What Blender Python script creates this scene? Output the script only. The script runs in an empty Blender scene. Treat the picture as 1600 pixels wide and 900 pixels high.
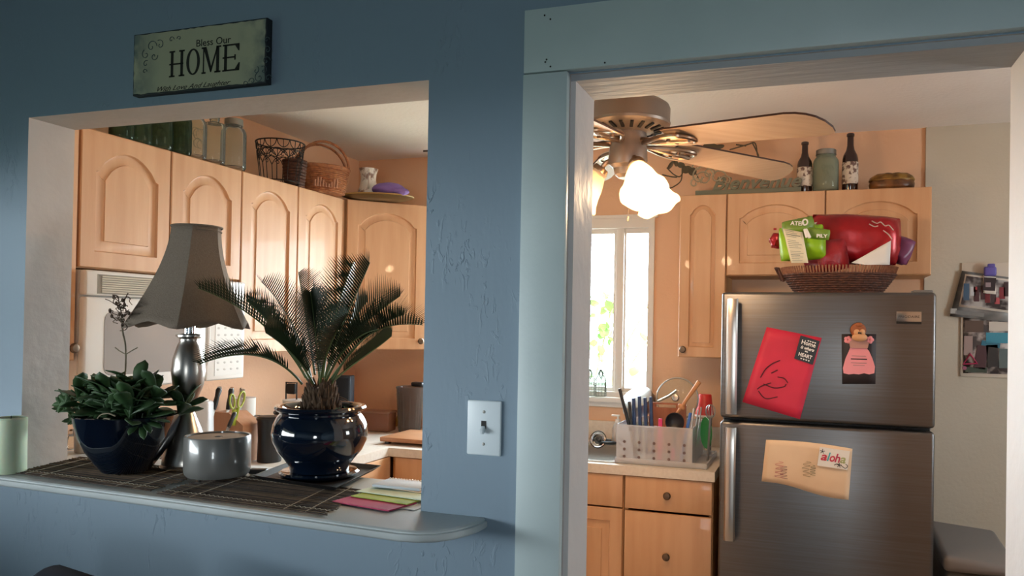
import bpy, bmesh, math, random
from mathutils import Vector as V, Matrix as M, noise
R=math.radians; PI=math.pi; rnd=random.Random(7)
sc=bpy.context.scene; COL=sc.collection
# ------------------------------------------------------------ camera
YAW,PITCH,ROLL,F,CZ,PX,PY=.3209,.0103,.0172,1199.82,1.4754,67.26,44.80
cf=V((-math.sin(YAW)*math.cos(PITCH),math.cos(YAW)*math.cos(PITCH),math.sin(PITCH)))
cr=V((math.cos(YAW),math.sin(YAW),0)); cu=cr.cross(cf)
cr,cu=cr*math.cos(ROLL)+cu*math.sin(ROLL),cu*math.cos(ROLL)-cr*math.sin(ROLL)
cam=bpy.data.objects.new('camera',bpy.data.cameras.new('camera')); COL.objects.link(cam)
cam.matrix_world=M(((cr.x,cu.x,-cf.x,0),(cr.y,cu.y,-cf.y,0),(cr.z,cu.z,-cf.z,CZ),(0,0,0,1)))
cam.data.sensor_width=36; cam.data.lens=F/1600*36
cam.data.shift_x=-PX/1600; cam.data.shift_y=PY/1600; cam.data.clip_start=.05
sc.camera=cam
def at(x,y,X=None,Y=None,Z=None,D=None):
    """the point seen at a pixel of the photograph, on a plane of the room"""
    d=cf+cr*((x-800-PX)/F)-cu*((y-450-PY)/F)
    t=X/d.x if X is not None else Y/d.y if Y is not None else (Z-CZ)/d.z if Z is not None else D
    return V((0,0,CZ))+d*t
# ------------------------------------------------------------ materials
def lin(h):
    h=h.lstrip('#'); o=[]
    for i in (0,2,4):
        c=int(h[i:i+2],16)/255; o.append(c/12.92 if c<=.04045 else ((c+.055)/1.055)**2.4)
    return tuple(o)+(1,)
def mat(name,col,rough=.6,metal=0,col2=None,scale=8,stretch=(1,1,1),bump=0,bscale=None,bdet=4,coat=0,emit=None,estr=0,alpha=1,trans=0,spec=.5,sheen=0,lo=.35,hi=.7,sss=0,nd=3):
    m=bpy.data.materials.new(name); m.use_nodes=True; nt=m.node_tree; N=nt.nodes; L=nt.links
    b=N['Principled BSDF']; b.inputs['Base Color'].default_value=lin(col); b.inputs['Roughness'].default_value=rough
    b.inputs['Metallic'].default_value=metal; b.inputs['Coat Weight'].default_value=coat
    b.inputs['Specular IOR Level'].default_value=spec
    if trans: b.inputs['Transmission Weight'].default_value=trans
    if sheen: b.inputs['Sheen Weight'].default_value=sheen
    if sss: b.inputs['Subsurface Weight'].default_value=sss; b.inputs['Subsurface Scale'].default_value=.02
    b.inputs['Alpha'].default_value=alpha
    if emit: b.inputs['Emission Color'].default_value=lin(emit); b.inputs['Emission Strength'].default_value=estr
    if col2 or bump:
        tc=N.new('ShaderNodeTexCoord'); mp=N.new('ShaderNodeMapping'); mp.inputs['Scale'].default_value=stretch
        L.new(tc.outputs['Object'],mp.inputs['Vector'])
    if col2:
        n=N.new('ShaderNodeTexNoise'); n.inputs['Scale'].default_value=scale; n.inputs['Detail'].default_value=nd
        L.new(mp.outputs[0],n.inputs['Vector']); r=N.new('ShaderNodeValToRGB')
        r.color_ramp.elements[0].position=lo; r.color_ramp.elements[1].position=hi
        r.color_ramp.elements[0].color=lin(col); r.color_ramp.elements[1].color=lin(col2)
        L.new(n.outputs['Fac'],r.inputs['Fac']); L.new(r.outputs['Color'],b.inputs['Base Color'])
    if bump:
        n=N.new('ShaderNodeTexNoise'); n.inputs['Scale'].default_value=bscale or scale; n.inputs['Detail'].default_value=bdet
        L.new(mp.outputs[0],n.inputs['Vector']); bp=N.new('ShaderNodeBump'); bp.inputs['Strength'].default_value=bump
        bp.inputs['Distance'].default_value=.01; L.new(n.outputs['Fac'],bp.inputs['Height']); L.new(bp.outputs[0],b.inputs['Normal'])
    return m
def glassy(name,tint,mixf=.12,rough=.03,dark=None,milky=False):
    """thin glass: mostly see-through, tinted, with a fresnel shine and a little body colour"""
    m=bpy.data.materials.new(name); m.use_nodes=True; nt=m.node_tree; N=nt.nodes; L=nt.links; N.clear()
    o=N.new('ShaderNodeOutputMaterial'); t=N.new('ShaderNodeBsdfTransparent'); t.inputs[0].default_value=lin(tint)
    g=N.new('ShaderNodeBsdfGlossy'); g.inputs['Roughness'].default_value=rough
    lw=N.new('ShaderNodeLayerWeight'); lw.inputs['Blend'].default_value=.2
    mx=N.new('ShaderNodeMixShader'); L.new(lw.outputs['Fresnel'],mx.inputs[0]); L.new(t.outputs[0],mx.inputs[1]); L.new(g.outputs[0],mx.inputs[2])
    d=N.new('ShaderNodeBsdfTranslucent' if milky else 'ShaderNodeBsdfDiffuse'); d.inputs[0].default_value=lin(dark or tint)
    m2=N.new('ShaderNodeMixShader'); m2.inputs[0].default_value=mixf; L.new(mx.outputs[0],m2.inputs[1]); L.new(d.outputs[0],m2.inputs[2])
    L.new(m2.outputs[0],o.inputs[0]); return m
def plaster():
    m=mat('blue_plaster','#7a8d9c',.6); nt=m.node_tree; N=nt.nodes; L=nt.links; b=N['Principled BSDF']
    tc=N.new('ShaderNodeTexCoord')
    n1=N.new('ShaderNodeTexNoise'); n1.inputs['Scale'].default_value=34; n1.inputs['Detail'].default_value=3; n1.inputs['Distortion'].default_value=1.2
    a=N.new('ShaderNodeMath'); a.operation='SUBTRACT'; a.inputs[1].default_value=.5
    ab=N.new('ShaderNodeMath'); ab.operation='MAXIMUM'; ab.inputs[1].default_value=0
    r=N.new('ShaderNodeMapRange'); r.inputs['From Min'].default_value=.06; r.inputs['From Max'].default_value=.13; r.inputs['To Min'].default_value=0; r.inputs['To Max'].default_value=1
    n2=N.new('ShaderNodeTexNoise'); n2.inputs['Scale'].default_value=6; n2.inputs['Detail'].default_value=2
    r2=N.new('ShaderNodeMapRange'); r2.inputs['From Min'].default_value=.56; r2.inputs['From Max'].default_value=.72
    mu=N.new('ShaderNodeMath'); mu.operation='MULTIPLY'
    n3=N.new('ShaderNodeTexNoise'); n3.inputs['Scale'].default_value=42; n3.inputs['Detail'].default_value=5
    ad=N.new('ShaderNodeMath'); ad.operation='MULTIPLY_ADD'; ad.inputs[1].default_value=.3
    bp=N.new('ShaderNodeBump'); bp.inputs['Strength'].default_value=.5; bp.inputs['Distance'].default_value=.005
    mp=N.new('ShaderNodeMapping'); mp.inputs['Scale'].default_value=(1.5,1,.6); L.new(tc.outputs['Object'],mp.inputs['Vector'])
    for n in (n1,n2,n3): L.new(mp.outputs[0],n.inputs['Vector'])
    L.new(n1.outputs['Fac'],a.inputs[0]); L.new(a.outputs[0],ab.inputs[0]); L.new(ab.outputs[0],r.inputs['Value'])
    L.new(n2.outputs['Fac'],r2.inputs['Value']); L.new(r.outputs[0],mu.inputs[0]); L.new(r2.outputs[0],mu.inputs[1])
    L.new(n3.outputs['Fac'],ad.inputs[0]); L.new(mu.outputs[0],ad.inputs[2]); L.new(ad.outputs[0],bp.inputs['Height']); L.new(bp.outputs[0],b.inputs['Normal'])
    return m
K={}
K['blue']=plaster()
K['trimw']=mat('painted_trim','#b9c6c6',.45,col2='#aebcbd',scale=3,bump=.12,bscale=30)
K['reveal']=mat('white_reveal_paint','#bfb3aa',.6,col2='#b7aaa1',scale=4,bump=.2,bscale=25)
K['door_jamb']=mat('gloss_jamb_paint','#cfcac8',.5,bump=.35,bscale=14,stretch=(1,1,1))
K['peach']=mat('peach_wall_paint','#e3b896',.7,col2='#dfb28f',scale=3,bump=.15,bscale=60)
K['cream']=mat('cream_wall_paint','#c6bfb0',.7,col2='#c0b8a7',scale=3,bump=.15,bscale=60)
K['ceil']=mat('ceiling_paint','#f0eae4',.75,col2='#eae3dc',scale=2,bump=.2,bscale=50)
K['floor']=mat('vinyl_floor','#b3a28e',.5,col2='#a3917c',scale=3,stretch=(1,8,1))
K['maple']=mat('maple_wood','#d3a47b',.48,col2='#c8966c',scale=4,stretch=(5,5,.5),bump=.03,bscale=30,coat=.08)
K['mapledark']=mat('maple_carcass','#c6925f',.45,col2='#b88452',scale=5,stretch=(6,6,.7))
K['counter']=mat('cream_laminate','#e2d6c8',.35,col2='#d8cabb',scale=60)
K['sill']=mat('sill_paint','#bcc3c3',.4,col2='#b2b9b9',scale=5,bump=.12,bscale=20)
K['steel']=mat('brushed_steel','#666361',.38,1,col2='#6b6b6d',scale=4,stretch=(1,1,60),bump=.012,bscale=60)
K['steel2']=mat('satin_steel','#b5b0aa',.28,1)
K['chrome']=mat('polished_chrome','#d8d8d8',.1,1)
K['nickel']=mat('aged_nickel','#a08c7a',.3,1)
K['bronze']=mat('champagne_fan_metal','#8f8278',.42,.55)
K['black']=mat('black_plastic','#121214',.4)
K['gasket']=mat('dark_gasket','#1a1614',.7)
K['whitep']=mat('white_plastic','#e6e2dc',.35)
K['switchp']=mat('switch_plastic','#d3dde2',.35)
K['mwglass']=mat('microwave_window','#a19a96',.15,coat=.5)
K['navy']=mat('navy_glaze','#060c1a',.09,coat=1,col2='#081423',scale=6)
K['navycloth']=mat('navy_upholstery','#0d1424',.95)
K['greyg']=mat('grey_blue_glaze','#74736f',.28,coat=.5,col2='#6b6a67',scale=4)
K['waxg']=mat('pale_green_wax','#c9d6b8',.55,sss=.25)
K['cork']=mat('beige_lid','#c2a58c',.7,col2='#b6987e',scale=20)
K['shade']=mat('taupe_linen','#786b5e',.95,col2='#6f6255',scale=220,bump=.3,bscale=300)
K['leaf']=mat('succulent_leaf','#263f22',.5,col2='#35532c',scale=14)
K['leaf2']=mat('geranium_leaf','#28461f',.6,col2='#365728',scale=18)
K['cycad']=mat('cycad_leaflet','#111c0b',.45,col2='#18260f',scale=30,spec=.35)
K['cstem']=mat('cycad_rachis','#46552c',.5)
K['trunk']=mat('cycad_trunk','#3d2c1e',.9,col2='#5b4531',scale=30,bump=.6)
K['soil']=mat('potting_soil','#1d1510',1,col2='#2d221a',scale=40,bump=.6)
K['stalk']=mat('dry_stalk','#877f68',.8,col2='#6d6250',scale=40)
K['dry']=mat('dried_flower','#5b4a3c',.9,col2='#4a3b31',scale=60)
K['mat']=mat('woven_bark','#3d3029',.85,col2='#5a4838',scale=25,stretch=(1,1,1))
K['matlight']=mat('weave_thread','#a89c88',.9)
K['plate']=mat('black_tray','#0d0c0d',.5)
K['wire']=mat('black_wire','#17100c',.5,.5)
K['wicker']=mat('honey_wicker','#a8693f',.7,col2='#7d4828',scale=60,bump=.5)
K['wickerd']=mat('dark_wicker','#5b3423',.7,col2='#3c2116',scale=60,bump=.5)
K['board']=mat('cutting_board','#b07a52',.5,col2='#a06c46',scale=6,stretch=(1,12,12))
K['glass']=glassy('clear_glass','#f5f8f4',.05)
K['glassg']=glassy('green_glass','#bccbbb',.12,dark='#5c7a68')
K['glassb']=glassy('aqua_glass','#e4eae0',.30,dark='#b4bba8')
K['amber']=mat('brown_bottle_glass','#2c0f08',.12,coat=.6)
K['pane']=glassy('window_pane','#f4f8fa',.0)
K['plastic']=glassy('frosted_plastic','#fbfafa',.26,.3,dark='#f6f2f0')
K['zinc']=mat('zinc_lid','#8d8c86',.45,.8)
K['paper']=mat('white_paper','#ded8d0',.8)
K['creamp']=mat('cream_paper','#dcc0a0',.85,col2='#d2b292',scale=5)
K['red']=mat('crimson_paper','#c21e3e',.6,col2='#a81733',scale=5)
K['redfoil']=mat('red_foil_bag','#a3121c',.3,.25,col2='#7c0b14',scale=9,bump=.5,bscale=9)
K['redp']=mat('red_plastic','#d2302a',.4)
K['greenb']=mat('lime_bag','#93bd1e',.35,col2='#7ba417',scale=12,bump=.3,bscale=22)
K['dgreenb']=mat('olive_label','#6d8a2c',.4)
K['lime']=mat('lime_handle','#9aa52a',.4)
K['mag']=mat('magenta_card','#a52650',.7)
K['limep']=mat('lime_card','#93a233',.7)
K['cyanp']=mat('pale_green_card','#bcc9ae',.7)
K['purple']=mat('purple_cloth','#7a5d9a',.8,bump=.5,bscale=20)
K['purplep']=mat('purple_plastic','#5d55a8',.5)
K['pink']=mat('pink_card','#d98a92',.7)
K['pinkp']=mat('pink_plastic','#d8316c',.4)
K['bluep']=mat('blue_plastic','#2d5fae',.4)
K['dblue']=mat('dark_blue_plastic','#1f3a66',.4)
K['greenp']=mat('green_plastic','#2f8a3c',.4)
K['dkcard']=mat('dark_card','#20161a',.6)
K['monkey']=mat('monkey_brown','#8a4a22',.6)
K['tan']=mat('tan_plastic','#c59468',.6)
K['blade']=mat('fan_blade_veneer','#bba189',.5,col2='#b0957c',scale=5,stretch=(1,10,1))
K['bladeedge']=mat('fan_blade_edge','#3c2318',.5)
K['knob']=mat('antique_knob','#6d5b4b',.35,.8)
K['grey']=mat('grey_plastic','#74716f',.55,col2='#6c6967',scale=5)
K['nickels']=mat('brushed_nickel_dark','#b3ada6',.3,1)
K['ink']=mat('black_ink','#1b1a14',.8)
K['inkg']=mat('grey_ink','#5f6a62',.8)
K['white']=mat('white_ink','#e5e0da',.7)
K['art']=mat('grey_green_metal','#6f6e5c',.55,.3)
K['artl']=mat('pale_metal_scroll','#a0937a',.5,.3)
K['olive']=mat('olive_leaf_metal','#4e4430',.7)
K['bulb']=mat('lit_bulb','#ffffff',.5,emit='#ffd9a0',estr=60)
K['vine']=mat('garden_leaf','#5f9440',.6,col2='#79a852',scale=10)
K['outside']=mat('garden_path','#a0a090',.9)
K['yellow']=mat('banana_yellow','#c8963a',.6)
K['blockw']=mat('knife_block_wood','#c08e70',.5,col2='#b5825f',scale=5,stretch=(8,8,1))
K['speck']=mat('floral_ceramic','#e0d8cc',.3,col2='#8a6a5a',scale=22,lo=.52,hi=.6)
def sign_mat():
    m=mat('weathered_cream_board','#9c9d7e',.7); nt=m.node_tree; N=nt.nodes; L=nt.links; b=N['Principled BSDF']
    tc=N.new('ShaderNodeTexCoord'); n=N.new('ShaderNodeTexNoise'); n.inputs['Scale'].default_value=16; n.inputs['Detail'].default_value=6
    L.new(tc.outputs['Object'],n.inputs['Vector'])
    sx=N.new('ShaderNodeSeparateXYZ'); L.new(tc.outputs['Object'],sx.inputs[0])
    # mottled corners: left top and right bottom carry a grey green damask
    a=N.new('ShaderNodeMath'); a.operation='ABSOLUTE'; L.new(sx.outputs['X'],a.inputs[0])
    mr=N.new('ShaderNodeMapRange'); mr.inputs['From Min'].default_value=.12; mr.inputs['From Max'].default_value=.21; L.new(a.outputs[0],mr.inputs['Value'])
    mu=N.new('ShaderNodeMath'); mu.operation='MULTIPLY'; 
    r=N.new('ShaderNodeMapRange'); r.inputs['From Min'].default_value=.42; r.inputs['From Max'].default_value=.6; L.new(n.outputs['Fac'],r.inputs['Value'])
    L.new(mr.outputs[0],mu.inputs[0]); L.new(r.outputs[0],mu.inputs[1])
    mx=N.new('ShaderNodeMix'); mx.data_type='RGBA'; L.new(mu.outputs[0],mx.inputs[0]); mx.inputs[6].default_value=lin('#a6a68a'); mx.inputs[7].default_value=lin('#62706c')
    L.new(mx.outputs[2],b.inputs['Base Color']); return m
K['signface']=sign_mat()
def shadeglass():
    m=bpy.data.materials.new('frosted_lamp_glass'); m.use_nodes=True; nt=m.node_tree; N=nt.nodes; L=nt.links; N.clear()
    o=N.new('ShaderNodeOutputMaterial'); t=N.new('ShaderNodeBsdfTranslucent'); t.inputs[0].default_value=(.95,.78,.56,1)
    d=N.new('ShaderNodeBsdfDiffuse'); d.inputs[0].default_value=(.9,.78,.62,1); g=N.new('ShaderNodeBsdfTransparent')
    a=N.new('ShaderNodeMixShader'); a.inputs[0].default_value=.5; L.new(t.outputs[0],a.inputs[1]); L.new(d.outputs[0],a.inputs[2])
    c=N.new('ShaderNodeMixShader'); c.inputs[0].default_value=.25; L.new(a.outputs[0],c.inputs[1]); L.new(g.outputs[0],c.inputs[2])
    e=N.new('ShaderNodeEmission'); e.inputs[0].default_value=lin('#ffd9a8'); e.inputs[1].default_value=.08
    s=N.new('ShaderNodeAddShader'); L.new(c.outputs[0],s.inputs[0]); L.new(e.outputs[0],s.inputs[1]); L.new(s.outputs[0],o.inputs[0]); return m
K['lampglass']=shadeglass()
# ------------------------------------------------------------ mesh builder
class MB:
    def __init__(s,xf=None): s.b=bmesh.new(); s.xf=xf or M.Identity(4); s.mi=0; s.mats=[]
    def use(s,m):
        if m not in s.mats: s.mats.append(m)
        s.mi=s.mats.index(m); return s
    def _f(s,vs):
        try: f=s.b.faces.new(vs); f.material_index=s.mi; return f
        except ValueError: return None
    def vs(s,pts): return [s.b.verts.new(V(p)) for p in pts]
    def box(s,c,d,rot=None,bev=0,seg=2,taper=None):
        rot=rot or M.Identity(3); t=taper or 1
        pts=[(x*d[0]/2*(t if z>0 else 1),y*d[1]/2*(t if z>0 else 1),z*d[2]/2) for x in(-1,1) for y in(-1,1) for z in(-1,1)]
        v=s.vs([V(c)+rot@V(p) for p in pts]); fs=[]
        for q in ((0,1,3,2),(4,6,7,5),(0,4,5,1),(2,3,7,6),(0,2,6,4),(1,5,7,3)): fs.append(s._f([v[i] for i in q]))
        if bev:
            es=list({e for f in fs for e in f.edges}); r=bmesh.ops.bevel(s.b,geom=es,offset=bev,segments=seg,affect='EDGES',profile=.5)
            for f in r['faces']: f.material_index=s.mi
        return s
    def bb(s,x0,x1,y0,y1,z0,z1,bev=0,**k): return s.box(((x0+x1)/2,(y0+y1)/2,(z0+z1)/2),(abs(x1-x0),abs(y1-y0),abs(z1-z0)),bev=bev,**k)
    def tube(s,pts,r,n=8,closed=False,caps=True):
        pts=[V(p) for p in pts]; rs=r if isinstance(r,(list,tuple)) else [r]*len(pts); N=len(pts); rings=[]; up=None
        for i,p in enumerate(pts):
            a=pts[(i-1)%N] if (closed or i>0) else p; b=pts[(i+1)%N] if (closed or i<N-1) else p
            t=(b-a); t=t.normalized() if t.length>1e-9 else V((0,0,1))
            if up is None: up=t.orthogonal().normalized()
            else:
                up=up-t*up.dot(t); up=up.normalized() if up.length>1e-6 else t.orthogonal().normalized()
            w=t.cross(up); rings.append(s.vs([p+(up*math.cos(2*PI*k/n)+w*math.sin(2*PI*k/n))*rs[i] for k in range(n)]))
        for i in range(N if closed else N-1):
            a,b=rings[i],rings[(i+1)%N]
            for k in range(n): s._f([a[k],a[(k+1)%n],b[(k+1)%n],b[k]])
        if caps and not closed: s._f(rings[0][::-1]); s._f(rings[-1])
        return s
    def lathe(s,prof,c=(0,0,0),n=32,rot=None,sc_=(1,1),wav=None):
        rot=rot or M.Identity(3); rings=[]
        for j,(r,z) in enumerate(prof):
            if r<1e-6: rings.append(s.vs([V(c)+rot@V((0,0,z))])); continue
            rings.append(s.vs([V(c)+rot@V((r*sc_[0]*math.cos(2*PI*k/n),r*sc_[1]*math.sin(2*PI*k/n),z+(wav(j,k/n) if wav else 0))) for k in range(n)]))
        for a,b in zip(rings,rings[1:]):
            if len(a)==1 and len(b)==1: continue
            for k in range(n):
                k2=(k+1)%n
                if len(a)==1: s._f([a[0],b[k],b[k2]])
                elif len(b)==1: s._f([a[k],a[k2],b[0]])
                else: s._f([a[k],a[k2],b[k2],b[k]])
        return s
    def prism(s,poly,h,mtx=None):
        """2-D outline (x,y) raised from 0 to h along z, placed by mtx"""
        mtx=mtx or M.Identity(4); a=s.vs([mtx@V((x,y,0)) for x,y in poly]); b=s.vs([mtx@V((x,y,h)) for x,y in poly]); n=len(poly)
        s._f(a[::-1]); s._f(b)
        for i in range(n): s._f([a[i],a[(i+1)%n],b[(i+1)%n],b[i]])
        return s
    def ell(s,c,r,rot=None,u=14,v=9):
        rot=rot or M.Identity(3); rings=[s.vs([V(c)+rot@V((0,0,-r[2]))])]
        for j in range(1,v):
            t=-PI/2+PI*j/v; rings.append(s.vs([V(c)+rot@V((r[0]*math.cos(t)*math.cos(2*PI*k/u),r[1]*math.cos(t)*math.sin(2*PI*k/u),r[2]*math.sin(t))) for k in range(u)]))
        rings.append(s.vs([V(c)+rot@V((0,0,r[2]))]))
        for a,b in zip(rings,rings[1:]):
            for k in range(u):
                k2=(k+1)%u
                if len(a)==1: s._f([a[0],b[k2],b[k]][::-1])
                elif len(b)==1: s._f([a[k],a[k2],b[0]])
                else: s._f([a[k],a[k2],b[k2],b[k]])
        return s
    def quad(s,*p): s._f(s.vs(p)); return s
    def build(s,name,m=None,parent=None,smooth=True,ang=35,local=False,solid=0,recalc=True):
        bm=s.b
        if recalc: bmesh.ops.recalc_face_normals(bm,faces=bm.faces[:])
        me=bpy.data.meshes.new(name)
        for v in bm.verts: v.co=s.xf@v.co
        if parent is not None:
            o0=V((0,0,0))
            if not local:
                p=parent
                while p is not None: o0+=p.location; p=p.parent
            for v in bm.verts: v.co-=o0
            loc=V((0,0,0))
        else:
            cs=[v.co for v in bm.verts]; loc=V((sum(c.x for c in cs)/len(cs),sum(c.y for c in cs)/len(cs),min(c.z for c in cs)))
            for v in bm.verts: v.co-=loc
        bm.to_mesh(me); bm.free()
        for q in ([m] if m else s.mats): me.materials.append(q)
        if smooth:
            for p in me.polygons: p.use_smooth=True
            me.set_sharp_from_angle(angle=R(ang))
        o=bpy.data.objects.new(name,me); COL.objects.link(o); o.location=loc
        if parent is not None: o.parent=parent
        if solid: md=o.modifiers.new('thick','SOLIDIFY'); md.thickness=solid; md.offset=0
        return o
def tag(o,label,cat,group=None,kind=None):
    o['label']=label; o['category']=cat
    if group: o['group']=group
    if kind: o['kind']=kind
    return o
def thing(name,label,cat,loc=(0,0,0),rotz=0,group=None):
    o=bpy.data.objects.new(name,None); COL.objects.link(o); o.location=V(loc); o.rotation_euler=(0,0,rotz); o.empty_display_size=.05
    return tag(o,label,cat,group)
def st(o,label=None,cat=None):
    o['kind']='structure'
    if label: o['label']=label; o['category']=cat or o.name.split('_')[0]
    return o
def dup(root,loc,label=None,rotz=None):
    r=root.copy(); COL.objects.link(r); r.location=V(loc)
    if rotz is not None: r.rotation_euler.z=rotz
    if label: r['label']=label
    for ch in list(root.children):
        c=ch.copy(); COL.objects.link(c); c.parent=r
        for g in list(ch.children):
            d=g.copy(); COL.objects.link(d); d.parent=c
    return r
def rz(a): return M.Rotation(a,3,'Z')
def rx(a): return M.Rotation(a,3,'X')
def ry(a): return M.Rotation(a,3,'Y')
def bez(p,n=12):
    p=[V(q) for q in p]; out=[]
    for i in range(n+1):
        t=i/n; q=p[:]
        while len(q)>1: q=[q[j].lerp(q[j+1],t) for j in range(len(q)-1)]
        out.append(q[0])
    return out
def spline(pts,n=6):
    pts=[V(p) for p in pts]; P=[pts[0]*2-pts[1]]+pts+[pts[-1]*2-pts[-2]]; o=[]
    for i in range(1,len(P)-2):
        a,b,c,d=P[i-1:i+3]
        for k in range(n):
            t=k/n; o.append(.5*((2*b)+(c-a)*t+(2*a-5*b+4*c-d)*t*t+(3*b-a-3*c+d)*t**3))
    return o+[pts[-1]]
def text(name,s,size,m,parent,org,right,up,align='CENTER',shear=0,ext=.0006,bold=0,sx=1,fit=None):
    """lettering as a mesh: baseline starts at org, runs along right, letters stand along up"""
    c=bpy.data.curves.new('t','FONT'); c.body=s; c.size=size; c.align_x=align; c.shear=shear; c.extrude=ext; c.offset=bold; c.resolution_u=3
    o=bpy.data.objects.new('t',c); COL.objects.link(o); dg=bpy.context.evaluated_depsgraph_get(); dg.update()
    me=bpy.data.meshes.new_from_object(o.evaluated_get(dg)); bpy.data.objects.remove(o)
    r=V(right).normalized(); u=V(up).normalized(); n=r.cross(u); me.name=name
    if fit:
        xs=[v.co.x for v in me.vertices]; sx=fit/max(1e-6,max(xs)-min(xs))
    p=parent; o0=V((0,0,0))
    while p is not None: o0+=p.location; p=p.parent
    for v in me.vertices: v.co=V(org)+r*v.co.x*sx+u*v.co.y+n*v.co.z-o0
    me.materials.clear(); me.materials.append(m)
    ob=bpy.data.objects.new(name,me); COL.objects.link(ob); ob.parent=parent; return ob
# ------------------------------------------------------------ room constants
W,T=1.591,.144; WB=W+T
XL,XR,ZT,ZS=-2.115,-.847,2.038,1.04       # pass-through
DL,DR,DT=-.504,.388,2.022                 # doorway
CX=-2.222; KW=-2.532; BW=3.912; BC=3.607; CT=2.088; CB=1.332; CEIL=2.418; CN=.877; CFY=3.221; CFX=-1.892
KR=2.3; NL,NR,NB=-3.3,2.3,-3.0; NC=2.75
# ------------------------------------------------------------ shell
b=MB(); b.bb(NL,KR+.1,W+.002,BW+.12,-.1,0); st(b.build('floor',K['floor'],smooth=False),'pale vinyl kitchen floor','floor')
b=MB(); b.bb(NL-.1,NR+.1,NB-.1,W+.002,-.1,0); st(b.build('floor_near',mat('dark_wood_floor','#4a3426',.5,col2='#3b291d',scale=3,stretch=(1,8,1)),smooth=False),'dark wood floor of the near room','floor')
b=MB(); b.bb(NL-.1,KR+.1,WB,BW+.15,CEIL,CEIL+.12); st(b.build('ceiling',K['ceil'],smooth=False),'off white kitchen ceiling above the fan','ceiling')
b=MB(); b.bb(NL-.1,NR+.1,NB-.1,W,NC,NC+.1); st(b.build('ceiling_near',mat('grey_ceiling','#6f7a7d',.8),smooth=False),'ceiling of the blue room','ceiling')
# dividing wall with pass-through and doorway
def divider():
    b=MB()
    xs=[NL-.1,XL,XR,DL,DR,NR+.1]; zs=[0,ZS-.024,DT,ZT,NC]
    for i in range(5):
        for j in range(4):
            x0,x1,z0,z1=xs[i],xs[i+1],zs[j],zs[j+1]
            if i==1 and j in(1,2): continue
            if i==3 and j in(0,1): continue
            b.use(K['blue']).quad((x0,W,z0),(x1,W,z0),(x1,W,z1),(x0,W,z1))
            b.use(K['peach']).quad((x0,WB,z0),(x0,WB,z1),(x1,WB,z1),(x1,WB,z0))
    def rev(x0,z0,x1,z1): b.use(K['reveal']).quad((x0,W,z0),(x1,W,z1),(x1,WB,z1),(x0,WB,z0))
    a=ZS-.024
    rev(XL,a,XL,ZT); rev(XL,ZT,XR,ZT); rev(XR,ZT,XR,a); rev(XR,a,XL,a)
    rev(DL,0,DL,DT); rev(DL,DT,DR,DT); rev(DR,DT,DR,0)
    bmesh.ops.remove_doubles(b.b,verts=b.b.verts[:],dist=1e-5)
    o=b.build('wall_divider',smooth=False); return o
st(divider(),'blue textured plaster wall with the serving opening','wall')
def wall(name,x0,x1,y0,y1,m,holes=(),axis='y',z1=NC,lab=None):
    """box wall with rectangular holes given as (a0,a1,z0,z1) along its length"""
    b=MB(); L0,L1=(x0,x1) if axis=='y' else (y0,y1)
    As=sorted({L0,L1,*[h[0] for h in holes],*[h[1] for h in holes]}); Zs=sorted({0,z1,*[h[2] for h in holes],*[h[3] for h in holes]})
    for i in range(len(As)-1):
        for j in range(len(Zs)-1):
            ca,cz=(As[i]+As[i+1])/2,(Zs[j]+Zs[j+1])/2
            if any(h[0]<ca<h[1] and h[2]<cz<h[3] for h in holes): continue
            if axis=='y': b.bb(As[i],As[i+1],y0,y1,Zs[j],Zs[j+1])
            else: b.bb(x0,x1,As[i],As[i+1],Zs[j],Zs[j+1])
    return st(b.build(name,m,smooth=False),lab,'wall')
WX0,WX1,WZ0,WZ1=-1.95,-.765,1.10,2.035
wall('wall_back',KW-.12,.4975,BW,BW+.12,K['peach'],[(WX0,WX1,WZ0,WZ1)],z1=CEIL,lab='peach kitchen wall behind the sink and cabinets')
wall('wall_pantry',.4975,KR+.1,BW-.012,BW+.12,K['cream'],z1=CEIL,lab='cream kitchen wall to the right of the refrigerator')
wall('wall_left',KW-.12,KW,WB,BW,K['peach'],axis='x',z1=CEIL,lab='peach kitchen wall behind the long row of cabinets')
wall('wall_right',KR,KR+.1,WB,BW,K['cream'],[(2.3,2.9,1.2,1.9)],axis='x',z1=CEIL,lab='cream right wall of the kitchen')
wall('wall_near_left',NL-.1,NL,NB,W,K['blue'],[(-2.3,.8,1.05,1.9)],axis='x',lab='blue left wall of the near room')
wall('wall_near_right',NR,NR+.1,NB,W,K['blue'],axis='x',lab='blue right wall of the near room')
wall('wall_near_back',NL-.1,NR+.1,NB-.1,NB,K['blue'],[(.5,1.2,.7,1.5)],lab='blue wall behind the viewer')
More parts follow.
